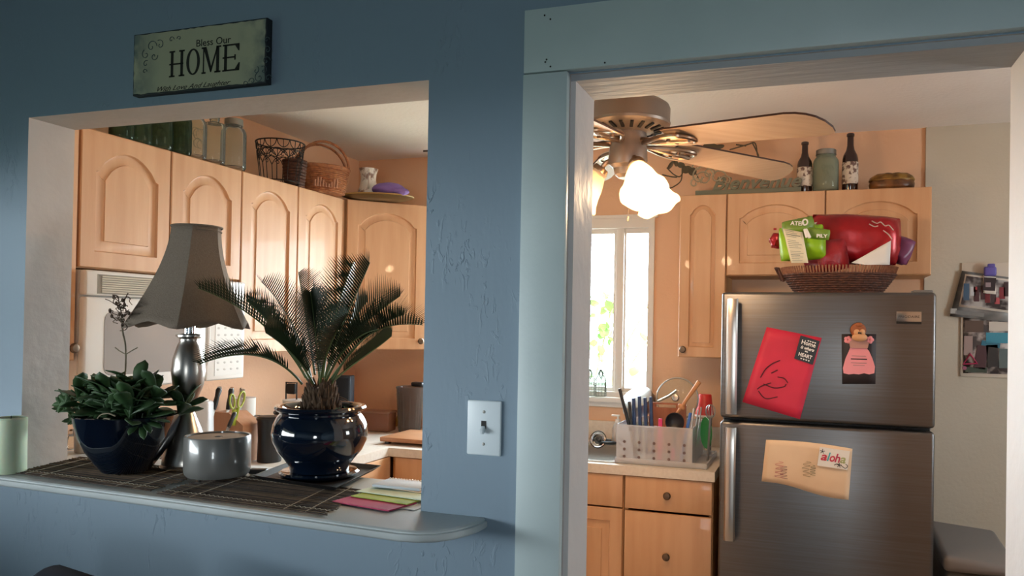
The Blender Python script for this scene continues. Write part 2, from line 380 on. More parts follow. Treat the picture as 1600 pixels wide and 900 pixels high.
# window frames
def window_back():
    r=bpy.data.objects.new('window_1',None); COL.objects.link(r); r.location=((WX0+WX1)/2,BW,WZ0); st(r,'white three light kitchen window over the sink','window')
    f=MB(); y0,y1=BW-.015,BW+.1
    f.bb(WX0-.0,WX0+.03,y0,y1,WZ0,WZ1); f.bb(WX1-.03,WX1,y0,y1,WZ0,WZ1); f.bb(WX0+.03,WX1-.03,y0,y1,WZ1-.05,WZ1); f.bb(WX0+.03,WX1-.03,y0,y1,WZ0,WZ0+.03)
    f.build('frame',K['whitep'],r,smooth=False)
    for x in(-.947,-1.768):
        m=MB(); m.bb(x-.02,x+.02,BW+.0,BW+.07,WZ0+.03,WZ1-.05,bev=.003); m.build('mullion',K['whitep'],r)
    xs=[WX0+.03,-1.788,-.967,WX1-.03]
    xs=[(WX0+.03,-1.788),(-1.748,-.967),(-.927,WX1-.03)]
    for x0,x1 in xs:
        g=MB()
        s=.018 if x1-x0>.3 else .008
        g.bb(x0,x0+s,BW+.02,BW+.05,WZ0+.03,WZ1-.05); g.bb(x1-s,x1,BW+.02,BW+.05,WZ0+.03,WZ1-.05); g.bb(x0+s,x1-s,BW+.02,BW+.05,WZ1-.075,WZ1-.05); g.bb(x0+s,x1-s,BW+.02,BW+.05,WZ0+.03,WZ0+.05)
        sa=g.build('sash',K['whitep'],r,smooth=False)
        p=MB(); p.quad((x0,BW+.035,WZ0+.03),(x1,BW+.035,WZ0+.03),(x1,BW+.035,WZ1-.05),(x0,BW+.035,WZ1-.05)); p.build('pane',K['pane'],sa,smooth=False)
    t=MB(); t.bb(WX0-.04,WX1+.02,BW-.05,BW+.03,WZ0-.022,WZ0+.004,bev=.004); t.bb(WX0-.02,WX1,BW-.018,BW,WZ0-.05,WZ0-.022,bev=.003); t.build('window_sill',K['whitep'],r)
    t=MB(); t.bb(WX0,WX1+.016,BW-.02,BW,WZ1,WZ1+.018,bev=.003); t.build('head_trim',K['whitep'],r)
window_back()
def window_side(name,lab,hx,hy,y0,y1,z0,z1,axis='x'):
    r=bpy.data.objects.new(name,None); COL.objects.link(r)
    r.location=(hx,(y0+y1)/2,z0) if axis=='x' else ((y0+y1)/2,hx,z0); st(r,lab,'window')
    f=MB(); w=.05
    def q(a0,a1,c0,c1,d=.03):
        if axis=='x': f.bb(hx-d,hx+d,a0,a1,c0,c1)
        else: f.bb(a0,a1,hx-d,hx+d,c0,c1)
    q(y0,y0+w,z0,z1); q(y1-w,y1,z0,z1); q(y0+w,y1-w,z0,z0+w); q(y0+w,y1-w,z1-w,z1); q(y0+w,y1-w,(z0+z1)/2-.02,(z0+z1)/2+.02)
    f.build('frame',K['whitep'],r,smooth=False)
window_side('window_2','white window in the left wall of the near room',NL-.05,0,-2.3,.8,1.05,1.9)
window_side('window_3','white window in the right wall of the kitchen',KR+.05,0,2.3,2.9,1.2,1.9)
window_side('window_4','white window behind the viewer',NB-.05,0,.5,1.2,.7,1.5,axis='y')
def door_casing():
    r=bpy.data.objects.new('door_1',None); COL.objects.link(r); r.location=((DL+DR)/2,W,0); st(r,'cased doorway painted grey white leading into the kitchen','door')
    y0=W-.02
    m=MB(); m.bb(-.606,DL+.0,y0,W,0,DT+.001,bev=.002); m.build('casing_leg',K['trimw'],r)
    m=MB(); m.bb(DR,DR+.1,y0,W,0,DT+.001,bev=.002); m.build('casing_leg',K['trimw'],r)
    m=MB(); m.bb(-.604,DR+.115,y0-.003,W,DT+.003,DT+.142,bev=.002)
    m.build('casing_head',K['trimw'],r)
    n=MB()
    for (x,y) in ((851,24),(860,30),(852,97),(854,93),(860,104),(945,98)):
        p=at(x,y,Y=y0-.003); n.lathe([(0,0),(.0022,0),(.0018,.0012),(0,.0012)],p,8,rx(PI/2))
    n.build('nail_hole',K['gasket'],r)
    j=MB(); j.bb(DL-.004,DL+.012,W+.006,WB+.01,0,DT-.0145); j.build('jamb',K['door_jamb'],r,smooth=False)
    j=MB(); j.bb(DR-.012,DR+.004,W+.006,WB+.01,0,DT-.0145); j.build('jamb',K['door_jamb'],r,smooth=False)
    j=MB(); j.bb(DL,DR,W+.006,WB+.01,DT-.014,DT+.004); j.build('head_jamb',mat('brushed_head_paint','#9d9fa2',.75,bump=.3,bscale=9,stretch=(1,6,1)),r,smooth=False)  # soffit shade put into this grey, darker than the side jambs
door_casing()
# serving ledge
def sill():
    fl,fr=1.512,1.432
    ptsA=[(-2.45,WB+.002),(-2.45,1.868),(-.70,1.868),(-.70,WB+.002),(XR-.0005,WB+.002),(XR-.0005,W-.0005),(-.690,W-.0005),(-.692,1.555),(-.700,1.52),(-.715,1.485),(-.738,1.455),(-.77,fr+.006),(-.81,fr),(-1.45,1.472),(-2.30,fl),(-2.30,W-.0005),(XL+.0005,W-.0005),(XL+.0005,WB+.002)]
    b=MB(); t=.024; n=len(ptsA)
    prof=[(0,0),(.004,-.003),(.004,-.006),(.010,-.0075),(.0105,-.018),(.006,-.0235),(0,-.024)]
    cs=[]
    # straight core plus a moulded front edge
    a=b.vs([(x,y,ZS) for x,y in ptsA]); c=b.vs([(x,y,ZS-t) for x,y in ptsA]); b._f(a); b._f(c[::-1])
    for i in range(n): b._f([a[i],a[(i+1)%n],c[(i+1)%n],c[i]])
    path=[(-.690,W-.001),(-.692,1.555),(-.700,1.52),(-.715,1.485),(-.738,1.455),(-.77,fr+.006),(-.81,fr),(-1.45,1.472),(-2.30,fl),(-2.30,W-.001)]
    rings=[]
    for i,(x,y) in enumerate(path):
        p=V((x,y)); q0=V(path[max(0,i-1)]); q1=V(path[min(len(path)-1,i+1)]); d=(q1-q0).normalized(); nrm=V((d.y,-d.x)); nrm=nrm if nrm.dot(p-V((-1.4,1.8)))>0 else -nrm
        rings.append(b.vs([(x+nrm.x*o,y+nrm.y*o,ZS-.0+z) for o,z in prof]))
    for r0,r1 in zip(rings,rings[1:]):
        for k in range(len(prof)-1): b._f([r0[k],r0[k+1],r1[k+1],r1[k]])
    return b.build('serving_ledge',K['sill'],ang=50)
tag(sill(),'long grey white painted ledge with a rounded front corner under the serving opening','ledge')
# ------------------------------------------------------------ cabinet doors
def offset(poly,d):
    n=len(poly); out=[]
    for i in range(n):
        p=V(poly[i]); a=(p-V(poly[i-1])); c=(V(poly[(i+1)%n])-p); a.normalize(); c.normalize()
        na=V((-a.y,a.x)); nc=V((-c.y,c.x)); m=na+nc
        if m.length<1e-6: m=na
        m.normalize(); k=d/max(.45,m.dot(na)); q=p+m*k; out.append((q.x,q.y))
    return out
def door_mesh(b,w,h,arch=.05,stile=.054,top=None,th=.02,shoulder=.012):
    """raised panel door in local x (0..w), z (0..h), its face at y=-th; arch>0 makes a cathedral top"""
    k_=min(1,(w-2*stile)/.22); shoulder*=k_; top=top or stile; x0,x1,z0=stile,w-stile,stile; zs=h-top-arch; n=12
    inner=[(x0,z0),(x1,z0),(x1,zs)]; outer=[(0,0),(w,0),(w,zs)]
    if arch>0:
        xa,xb=x1-shoulder,x0+shoulder
        for i in range(n+1):
            t=i/n; x=xa+(xb-xa)*t; z=zs+.004+(arch-.004)*math.sin(PI*t)**.72
            inner.append((x,z)); outer.append((w if i==0 else 0 if i==n else x,h))
        inner.append((x0,zs)); outer.append((0,zs))
    else: inner.append((x0,zs)); outer=[(0,0),(w,0),(w,h),(0,h)]
    L=[(outer,0),(outer,-th+.003),(offset(outer,.003) if arch<=0 else [(min(max(x,.003),w-.003),min(max(z,.003),h-.003)) for x,z in outer],-th),
       (inner,-th),(offset(inner,.004*k_),-th+.009),(offset(inner,.010*k_),-th+.0105),(offset(inner,.036*k_),-th+.006),(offset(inner,.038*k_),-th+.002)]
    rings=[b.vs([(x,y,z) for x,z in P]) for P,y in L]; N=len(outer)
    for a,c in zip(rings,rings[1:]):
        for i in range(N): b._f([a[i],a[(i+1)%N],c[(i+1)%N],c[i]])
    b._f(rings[-1]); b._f(rings[0][::-1])
def slab(b,w,h,th=.02):
    b.box((w/2,-th/2,h/2),(w,th,h),bev=.004,seg=2)
def knob_mesh(b,c,s=1): b.lathe([(0,0),(.007*s,0),(.006*s,.012*s),(.009*s,.015*s),(.016*s,.019*s),(.0165*s,.024*s),(.012*s,.029*s),(0,.031*s)],c,16,rx(PI/2))
def cabinet(name,label,loc,rot,w,h,d,doors,group=None,base=False,extra=None):
    """a box with doors; local x along the front, -y out of the front. doors: (kind,x,z,w,h,arch,knob)"""
    r=thing(name,label,'cabinet',loc,rot,group)
    c=MB()
    if base:
        for a in ((0,.016,0,d,0,h),(w-.016,w,0,d,0,h),(.016,w-.016,d-.01,d,0,h),(.016,w-.016,0,d-.01,0,.016),(.016,w-.016,0,.018,h-.03,h)): c.bb(*a)
    else: c.bb(0,w,.0,d,0,h,bev=.001)
    c.build('carcass',K['mapledark'],r,local=True,smooth=False)
    if base: c=MB(); c.bb(.0,w,.06,.075,-zb,0); c.build('toe_kick',K['mapledark'],r,local=True,smooth=False)
    for kind,x,z,dw,dh,arch,kn in doors:
        m=MB(M.Translation((x,0,z)))
        if kind=='drawer': slab(m,dw,dh)
        else: door_mesh(m,dw,dh,arch,stile=min(.054,dw*.22))
        o=m.build('drawer' if kind=='drawer' else 'door',K['maple'],r,local=True,ang=25)
        if kn:
            k=MB(); knob_mesh(k,(x+kn[0],-.019,z+kn[1])); k.build('knob',K['knob'],o,local=True)
    return r
g='honey maple wall cabinets in the kitchen'
hh=CT-CB; LW=PI/2   # rotated so that the front faces +x : local x -> +y
def upL(y0,y1,z0,label,dlist,dd=.31):
    # rotation +90: local x->+y, local y->-x ; front (-y) -> +x
    return cabinet('wall_cabinet',label,(CX-.02,y0,z0),PI/2,y1-y0,CT-z0,dd-.022,dlist,g)
e=.003
y0,y1,y2,y3,y4=1.846,2.213,2.581,2.946,3.316
upL(1.745,1.843,CB,'narrow honey maple wall cabinet at the far left edge of the serving opening',[('door',e,e,.098-2*e,hh-2*e,0,(.075,.04))])
ZM=1.632
upL(y0,y2,ZM,'pair of short arched maple cabinets directly above the microwave',[('door',e,e,y1-y0-2*e,CT-ZM-2*e,.078,None),('door',y1-y0+e,e,y2-y1-2*e,CT-ZM-2*e,.078,None)])
upL(y2,y4,CB,'pair of tall narrow arched maple cabinet doors between microwave and corner cabinet',[('door',e,e,y3-y2-2*e,hh-2*e,.07,(y3-y2-.035,.045)),('door',y3-y2+e,e,y4-y3-2*e,hh-2*e,.07,(.03,.045))])
def corner_cab():
    r=thing('corner_cabinet','diagonal maple corner wall cabinet at the far end of the left row','cabinet',(CX,y4,CB),0,g)
    a=.305; P=[(-.31,.002),(-.022,.002),(-.0,.0),(a,a),(a-.0,a+.29),(-.31,a+.29)]
    P=[(-.308,.003),(-.02,.003),(a-.012,a-.0+.02),(a-.012,a+.288),(-.308,a+.288)]
    c=MB(); c.prism(P,hh); c.build('carcass',K['mapledark'],r,local=True,smooth=False)
    dl=math.hypot(a,a); X=M.Translation((-.0,.0,0))@M.Rotation(PI/4,4,'Z')
    m=MB(X@M.Translation((.008,0,e))); door_mesh(m,dl-.02,hh-2*e,.07); o=m.build('door',K['maple'],r,local=True,ang=25)
    k=MB(X); knob_mesh(k,(dl-.04,-.019,.045)); k.build('knob',K['knob'],o,local=True)
corner_cab()
bx=[-.591,-.372,.057,.488]
hb=2.095
cabinet('wall_cabinet','tall narrow arched maple wall cabinet between window and refrigerator',(bx[0],BC+.02,CB),0,bx[1]-bx[0],hb-CB,.28,[('door',e,e,bx[1]-bx[0]-2*e,hb-CB-2*e,.045,(.025,.035))],g)
cabinet('wall_cabinet','wide low two door arched maple cabinet above the refrigerator',(bx[1],BC+.02,1.714),0,bx[3]-bx[1],hb-1.714,.28,[('door',e,e,bx[2]-bx[1]-2*e,hb-1.714-2*e,.06,None),('door',bx[2]-bx[1]+e,e,bx[3]-bx[2]-2*e,hb-1.714-2*e,.06,None)],g)
# base cabinets and counter
gb='honey maple base cabinets under the counter'
zb=.10; tb=CN-.04
FY=CFY+.03
cabinet('base_cabinet','maple base cabinet with two deep drawers under the dish rack',(-.748,FY,zb),0,.375,tb-zb,.62,[('drawer',e,.595,.369,.138,0,(.185,.07)),('drawer',e,.235,.369,.35,0,(.185,.175)),('drawer',e,e,.369,.225,0,(.185,.11))],gb,True)
cabinet('base_cabinet','maple sink base cabinet left of the dish rack drawers',(-1.66,FY,zb),0,.908,tb-zb,.62,[('drawer',e,.595,.448,.138,0,None),('drawer',.456,.595,.449,.138,0,None),('door',e,e,.448,.585,0,None),('door',.456,e,.449,.585,0,None)],gb,True)
cabinet('base_cabinet','maple base cabinet in the far inner corner under the counter',(CFX+.03-.02,FY,zb),0,.219,tb-zb,.62,[('drawer',.02,.595,.196,.138,0,None),('door',.02,e,.196,.585,0,None)],gb,True)
cabinet('base_cabinet','maple base cabinet facing the doorway behind the glazed plant pot',(CFX-.02,2.60,zb),PI/2,.645,tb-zb,.60,[('drawer',e,.595,.639,.138,0,None),('door',e,e,.639,.585,0,None)],gb,True)
def counter():
    b=MB(); z0,z1=CN-.04,CN
    P=[(KW+.001,2.595),(CFX,2.595),(CFX,CFY),(-1.125,CFY),(-.365,CFY),(-.365,BW-.001),(KW+.001,BW-.001)]
    SX0,SX1,SY0,SY1=-1.62,-.80,3.275,3.76
    # top with the sink cut out
    def rect(x0,x1,y0,y1):
        b.quad((x0,y0,z1),(x1,y0,z1),(x1,y1,z1),(x0,y1,z1)); b.quad((x0,y0,z0),(x0,y1,z0),(x1,y1,z0),(x1,y0,z0))
    rect(KW+.001,CFX,2.595,CFY); rect(KW+.001,CFX,CFY,BW-.001); rect(CFX,SX0,CFY,BW-.001); rect(SX1,-.365,CFY,BW-.001); rect(SX0,SX1,CFY,SY0); rect(SX0,SX1,SY1,BW-.001)
    for i in range(len(P)):
        (xa,ya),(xb,yb)=P[i],P[(i+1)%len(P)]; b.quad((xa,ya,z0),(xb,yb,z0),(xb,yb,z1),(xa,ya,z1))
    for (xa,ya),(xb,yb) in (((SX0,SY0),(SX1,SY0)),((SX1,SY0),(SX1,SY1)),((SX1,SY1),(SX0,SY1)),((SX0,SY1),(SX0,SY0))): b.quad((xa,ya,z0),(xb,yb,z0),(xb,yb,z1),(xa,ya,z1))
    bmesh.ops.remove_doubles(b.b,verts=b.b.verts[:],dist=1e-4)
    o=b.build('countertop',K['counter'],smooth=False)
    s=MB(); s.bb(-1.83,-.365,BW-.02,BW-.001,z1,z1+.1,bev=.004); s.build('backsplash',K['counter'],o)
    s=MB(); s.bb(KW+.001,KW+.02,2.6,BW-.02,z1,z1+.1,bev=.004); s.build('backsplash',K['counter'],o)
    return tag(o,'cream laminate countertop running round the kitchen corner','countertop')
counter()
def sink():
    r=thing('kitchen_sink','stainless steel drop in sink under the window','sink',(-1.21,3.52,CN))
    b=MB(); x0,x1,y0,y1=-1.62,-.80,3.275,3.76; z=CN+.004
    def ring(x0,x1,y0,y1,z,rr=.05,n=5):
        o=[]
        for cx,cy,a in ((x1-rr,y1-rr,0),(x0+rr,y1-rr,PI/2),(x0+rr,y0+rr,PI),(x1-rr,y0+rr,1.5*PI)):
            for k in range(n+1): t=a+PI/2*k/n; o.append((cx+rr*math.cos(t),cy+rr*math.sin(t),z))
        return o
    rs=[ring(x0-.02,x1+.02,y0-.02,y1+.02,CN+.0005),ring(x0-.02,x1+.02,y0-.02,y1+.02,z+.002),ring(x0+.01,x1-.01,y0+.01,y1-.03,z),ring(x0+.015,x1-.015,y0+.015,y1-.035,z-.01),ring(x0+.03,x1-.03,y0+.03,y1-.05,z-.15)]
    vs=[b.vs(q) for q in rs]
    for a,c in zip(vs,vs[1:]):
        n=len(a)
        for i in range(n): b._f([a[i],a[(i+1)%n],c[(i+1)%n],c[i]])
    b._f(vs[-1]); b.build('basin',K['steel2'],r)
sink()
# ------------------------------------------------------------ refrigerator
FX0,FX1,FYF,FT,FM=-.331,.433,3.066,1.615,1.116
def fridge():
    r=thing('refrigerator','brushed steel top freezer refrigerator with notes stuck on its doors','refrigerator',((FX0+FX1)/2,3.45,0))
    b=MB(); b.bb(FX0+.004,FX1-.004,FYF+.075,3.84,.03,FT-.012,bev=.006); b.bb(FX0+.03,FX1-.03,FYF+.1,3.8,0,.03); b.build('body',K['grey'],r)
    b=MB(); b.bb(FX0+.01,FX1-.01,FYF+.06,FYF+.075,.06,FT-.015); b.build('gasket',K['gasket'],r,smooth=False)
    for nm,z0,z1 in (('freezer_door',FM+.006,FT),('fresh_food_door',.06,FM-.006)):
        d=MB(); d.bb(FX0,FX1,FYF,FYF+.062,z0,z1,bev=.014,seg=4); dd=d.build(nm,K['steel'],r)
        h=MB(); x=-.285
        a0,a1=(z0+.02,z1-.028) if nm[0]=='f' and z0>1 else (z1-.455,z1-.02)
        n=14; P=[(x,FYF-.046,a1),(x,FYF-.05,(a0+a1)/2),(x,FYF-.046,a0)]
        # flattened bar with returns to the door
        secs=[]
        for i in range(n+1):
            t=i/n; z=a0+(a1-a0)*t; yy=FYF-.052+.012*abs(2*t-1)**4; w=.021; secs.append((z,yy,w))
        rings=[h.vs([(x-w+.002,yy+.012,z),(x-w,yy+.004,z),(x-w+.006,yy-.004,z),(x,yy-.007,z),(x+w-.006,yy-.004,z),(x+w,yy+.004,z),(x+w-.002,yy+.012,z),(x,yy+.014,z)]) for z,yy,w in secs]
        for q,s_ in zip(rings,rings[1:]):
            for k in range(8): h._f([q[k],q[(k+1)%8],s_[(k+1)%8],s_[k]])
        h._f(rings[0][::-1]); h._f(rings[-1])
        h.bb(x-.014,x+.014,FYF-.038,FYF+.002,a1-.05,a1-.006,bev=.004); h.bb(x-.014,x+.014,FYF-.038,FYF+.002,a0+.006,a0+.05,bev=.004)
        h.build('handle',K['steel2'],dd)
    c=MB(); c.bb(FX1-.075,FX1-.01,FYF+.02,FYF+.1,FT-.002,FT+.01,bev=.004); c.build('hinge_cover',K['grey'],r)
    p=MB(); x0,x1,z1,z0=.300,.383,1.545,1.500
    p.use(K['steel2']).bb(x0,x1,FYF-.003,FYF+.001,z0+.008,z1,bev=.001); p.use(K['gasket']).bb(x0,x1,FYF-.003,FYF+.001,z0,z0+.008)
    pl=p.build('badge',None,r)
    text('lettering','FRIGIDAIRE',.012,K['gasket'],pl,((x0+x1)/2,FYF-.0032,1.522),(1,0,0),(0,0,1),ext=.0004,fit=.07)
    return r
fridge()
def sheet(b,pts,nu=8,nv=8,wob=.002,y0=None,n=(0,-1,0)):
    """paper through four corners tl,tr,br,bl with slight waviness along n"""
    tl,tr,br,bl=[V(p) for p in pts]; n=V(n); G=[]
    for j in range(nv+1):
        row=[]
        for i in range(nu+1):
            u,v=i/nu,j/nv; p=tl.lerp(tr,u).lerp(bl.lerp(br,u),v); row.append(p+n*(wob*(1+noise.noise(p*14))))
        G.append(b.vs(row))
    for j in range(nv):
        for i in range(nu): b._f([G[j][i],G[j][i+1],G[j+1][i+1],G[j+1][i]])
    return b
FS=FYF-.0008
def on_fridge():
    def q(x,y,d=0): return at(x,y,Y=FYF-d)
    # crimson drawing
    r=thing('drawing','crimson sheet with a dark smudged sketch tilted on the freezer door','drawing',q(1214,583,.002))
    b=MB(); sheet(b,(q(1198,511,.001),q(1284,528,.001),q(1250,655,.001),q(1160,628,.001)),wob=.0018); b.build('sheet',K['red'],r,solid=.0006)
    b=MB()
    for pts in ([(1188,590),(1196,577),(1207,568),(1219,563)],[(1185,611),(1192,620),(1200,623),(1215,620)],[(1215,589),(1225,591),(1231,598)],[(1193,600),(1210,606),(1225,604),(1228,600)],[(1183,608),(1190,603),(1205,598)],[(1205,583),(1215,578)]):
        b.tube(spline([q(x,y,.0048) for x,y in pts],5),.0021,5)
    b.build('sketch_lines',mat('charcoal_line','#4d1420',.9),r)
    # black magnet
    r=thing('magnet','small black square magnet reading Home is where the heart is','magnet',q(1260,547,.006))
    c=[q(1251,524,.004),q(1281,533,.004),q(1270,570,.004),q(1241,560,.004)]
    b=MB(); n=V((0,-1,0)); lo=b.vs(c); hi=b.vs([p+n*.004 for p in c]); b._f(hi)
    for i in range(4): b._f([lo[i],lo[(i+1)%4],hi[(i+1)%4],hi[i]])
    b.build('plate',K['black'],r,smooth=False)
    rt=(c[1]-c[0]).normalized(); up=(c[0]-c[3]).normalized(); o=(c[0]+c[1]+c[2]+c[3])/4+n*.0046
    for s,dy,sz,sh,ft in (('Home',.017,.023,0,.052),('is where',.0,.018,.35,.05),('the',-.0085,.007,0,.012),('HEART',-.029,.019,0,.05)):
        text('lettering',s,sz,K['white'],r,o+up*dy,rt,up,ext=.0003,fit=ft,shear=sh,bold=.0004)
    h=MB()
    for k in range(4):
        for sgn,dy in ((1,.0365),(1,-.0375)):
            p=o+up*(dy if dy<0 else .034)+rt*((k-1.2)*.0095 if dy<0 else (k-.4)*.0085); mtx=M.Translation(p)@M((rt.to_4d(),up.to_4d(),n.to_4d(),(0,0,0,1))).transposed().to_3x3().to_4x4()
            h.prism([(0,-.003),(.0032,.0005),(.0026,.0025),(.0012,.0028),(0,.0015),(-.0012,.0028),(-.0026,.0025),(-.0032,.0005)],.0004,mtx)
    h.build('hearts',K['white'],r,smooth=False)
    # monkey invitation
    r=thing('invitation_card','dark card printed with a pink dress shape on the freezer door','card',q(1342,560,.002))
    b=MB(); sheet(b,(q(1315,522,.001),q(1369,522,.001),q(1368,600,.001),q(1316,600,.001)),4,4,.001); b.build('card',K['dkcard'],r,solid=.0008)
    b=MB(); P=[(1329,541),(1352,541),(1358,549),(1363,560),(1367,573),(1366,583),(1358,585),(1350,583),(1342,585),(1334,584),(1326,585),(1318,583),(1317,575),(1321,560),(1326,549)]
    b.prism([(p.x,p.z) for p in (q(*u) for u in P)],.0012,M.Translation((0,FYF-.0028,0))@M.Rotation(PI/2,4,'X')); b.build('pink_dress_print',K['pink'],r,smooth=False)
    t=q(1342,562,.0045)
    b=MB(); b.bb(t.x-.028,t.x+.028,t.y-.0002,t.y+.0004,t.z,t.z+.004); b.build('printed_line',K['dkcard'],r,smooth=False)
    for dy,wd in ((.013,.05),(-.013,.055),(-.022,.04)):
        b=MB(); b.bb(t.x-wd/2,t.x+wd/2,t.y-.0002,t.y+.0004,t.z+dy,t.z+dy+.0015); b.build('printed_line',K['inkg'],r,smooth=False)
    # monkey magnet
    r=thing('monkey_magnet','little brown and tan monkey head magnet holding the dark pink dress card','magnet',q(1342,524,.01))
    def e(x,y,rx_,rz_,ry_,m,nm,dd=.012):
        b=MB(); b.ell(q(x,y,dd),(rx_,ry_,rz_)); b.build(nm,m,r)
    e(1341,516,.028,.028,.014,K['monkey'],'head'); e(1343,527,.027,.016,.015,K['tan'],'muzzle',.018); e(1339,519,.012,.013,.008,K['tan'],'face_patch',.021); e(1347,519,.011,.012,.008,K['tan'],'face_patch',.021)
    e(1342,520,.0028,.0042,.002,K['black'],'eye',.0295); e(1345,520.5,.0024,.0038,.002,K['black'],'eye',.0295)
    e(1342,508,.014,.01,.012,K['monkey'],'tuft',.016)
    b=MB(); b.prism([(-.03,0),(.03,0),(.034,.02),(.03,.036),(-.03,.036),(-.034,.02)],.006,M.Translation(q(1342,544,.004))@M.Rotation(PI/2,4,'X')); b.build('bodice',mat('beige_bodice','#a87e74',.7),r,smooth=False)
    for x in (1325,1359):
        b=MB()
        for k in range(5): a=k*2*PI/5; b.ell(q(x,531,.007)+V((math.cos(a)*.008,0,math.sin(a)*.008)),(.007,.004,.007),u=8,v=6)
        b.build('flower_hand',K['pink'],r)
    # cream drawing
    r=thing('drawing','long cream paper with faint crayon scribbles on the lower refrigerator door','drawing',q(1260,735,.002))
    b=MB(); tl,tr,br,bl=q(1197,687,.001),q(1332,701,.001),q(1326,781,.001),q(1190,752,.001); G=[]
    for j in range(9):
        row=[]
        for i in range(17):
            u,v=i/16,j/8; p=tl.lerp(tr,u).lerp(bl.lerp(br,u),v); p+=V((0,0,1))*(.012*math.sin(PI*u*1.0)*(1-v)*.6-.010*math.sin(2*PI*u)*v*-1*.6); p.y=FYF-.0014-.0025*(1+math.sin(v*9+u*2))*.5; row.append(p)
        G.append(b.vs(row))
    for j in range(8):
        for i in range(16): b._f([G[j][i],G[j][i+1],G[j+1][i+1],G[j+1][i]])
    b.build('sheet',K['creamp'],r,solid=.0005)
    rr=random.Random(3)
    for (cx,cy,w,h,c) in ((1217,734,9,13,'#b9606a'),(1224,738,7,10,'#8f6a6a'),(1260,733,8,12,'#8d7a5a'),(1270,735,5,8,'#6f6f4c')):
        b=MB()
        pts=[q(cx+w*math.sin(k*1.9)*(.6+.4*rr.random()),cy-h+2*h*k/14,.0052) for k in range(15)]
        b.tube(spline(pts,4),.0007,4); b.build('crayon_scribble',mat('crayon','#%s'%c[1:],.9),r)
    r=thing('magnet','small white rectangular magnet with aloha in coloured script','magnet',q(1303,716,.006))
    c=[q(1281,698,.0058),q(1328,705,.0058),q(1324,734,.0058),q(1277,727,.0058)]; lo=b=None
    b=MB(); n=V((0,-1,0)); lo=b.vs(c); hi=b.vs([p+n*.005 for p in c]); b._f(hi)
    for i in range(4): b._f([lo[i],lo[(i+1)%4],hi[(i+1)%4],hi[i]])
    b.build('plate',K['paper'],r,smooth=False)
    rt=(c[1]-c[0]).normalized(); up=(c[0]-c[3]).normalized(); o=(c[0]+c[1]+c[2]+c[3])/4+n*.0056
    x=-.046
    for ch,cl,wd in (('a','#c0384a',.022),('l','#3fa0b0',.010),('o','#c0384a',.019),('h','#b03050',.019),('a','#9aa06a',.02)):
        text('letter',ch,.045,mat('ink_'+ch,cl,.7),r,o+rt*(x+wd/2)+up*(-.012),rt,up,shear=.2,ext=.0003,fit=wd,bold=.0009); x+=wd*.97
    b=MB(); P=[o+rt*a+up*c_ for a,c_ in ((.005,-.024),(.015,-.018),(.03,-.022),(.045,-.03),(.052,-.02),(.044,-.014))]; b.tube(spline(P,5),.0012,5)
    for (a,c_) in ((-.042,.02),(.022,-.022)):
        for k in range(5): t=k*2*PI/5+.3; b.tube([o+rt*a+up*c_,o+rt*(a+.009*math.cos(t))+up*(c_+.009*math.sin(t))],.0012,5)
    b.build('flower_sketch',K['gasket'],r)
on_fridge()
# ------------------------------------------------------------ range and microwave
def range_():
    r=thing('range','white electric range below the microwave','stove',(-2.21,2.22,0))
    b=MB(); b.bb(KW+.01,CFX-.0,1.852,2.588,.02,CN+.005,bev=.006); b.build('body',K['whitep'],r)
    b=MB(); b.bb(KW+.01,KW+.07,1.86,2.58,CN+.005,CN+.12,bev=.01); b.build('control_back',K['whitep'],r)
    for y in(2.04,2.40):
        for x in(-2.36,-2.07):
            b=MB()
            for rr in(.03,.05,.07,.09): b.tube([(x+rr*math.cos(t*PI/12),y+rr*math.sin(t*PI/12),CN+.012) for t in range(24)],.004,6,closed=True)
            b.build('burner',K['black'],r)
    b=MB(); b.bb(CFX,CFX+.02,1.87,2.57,.2,.72,bev=.006); d=b.build('oven_door',K['whitep'],r)
    h=MB(); h.tube([(CFX+.05,1.92,.68),(CFX+.05,2.52,.68)],.01,10); h.build('handle',K['whitep'],d)
range_()
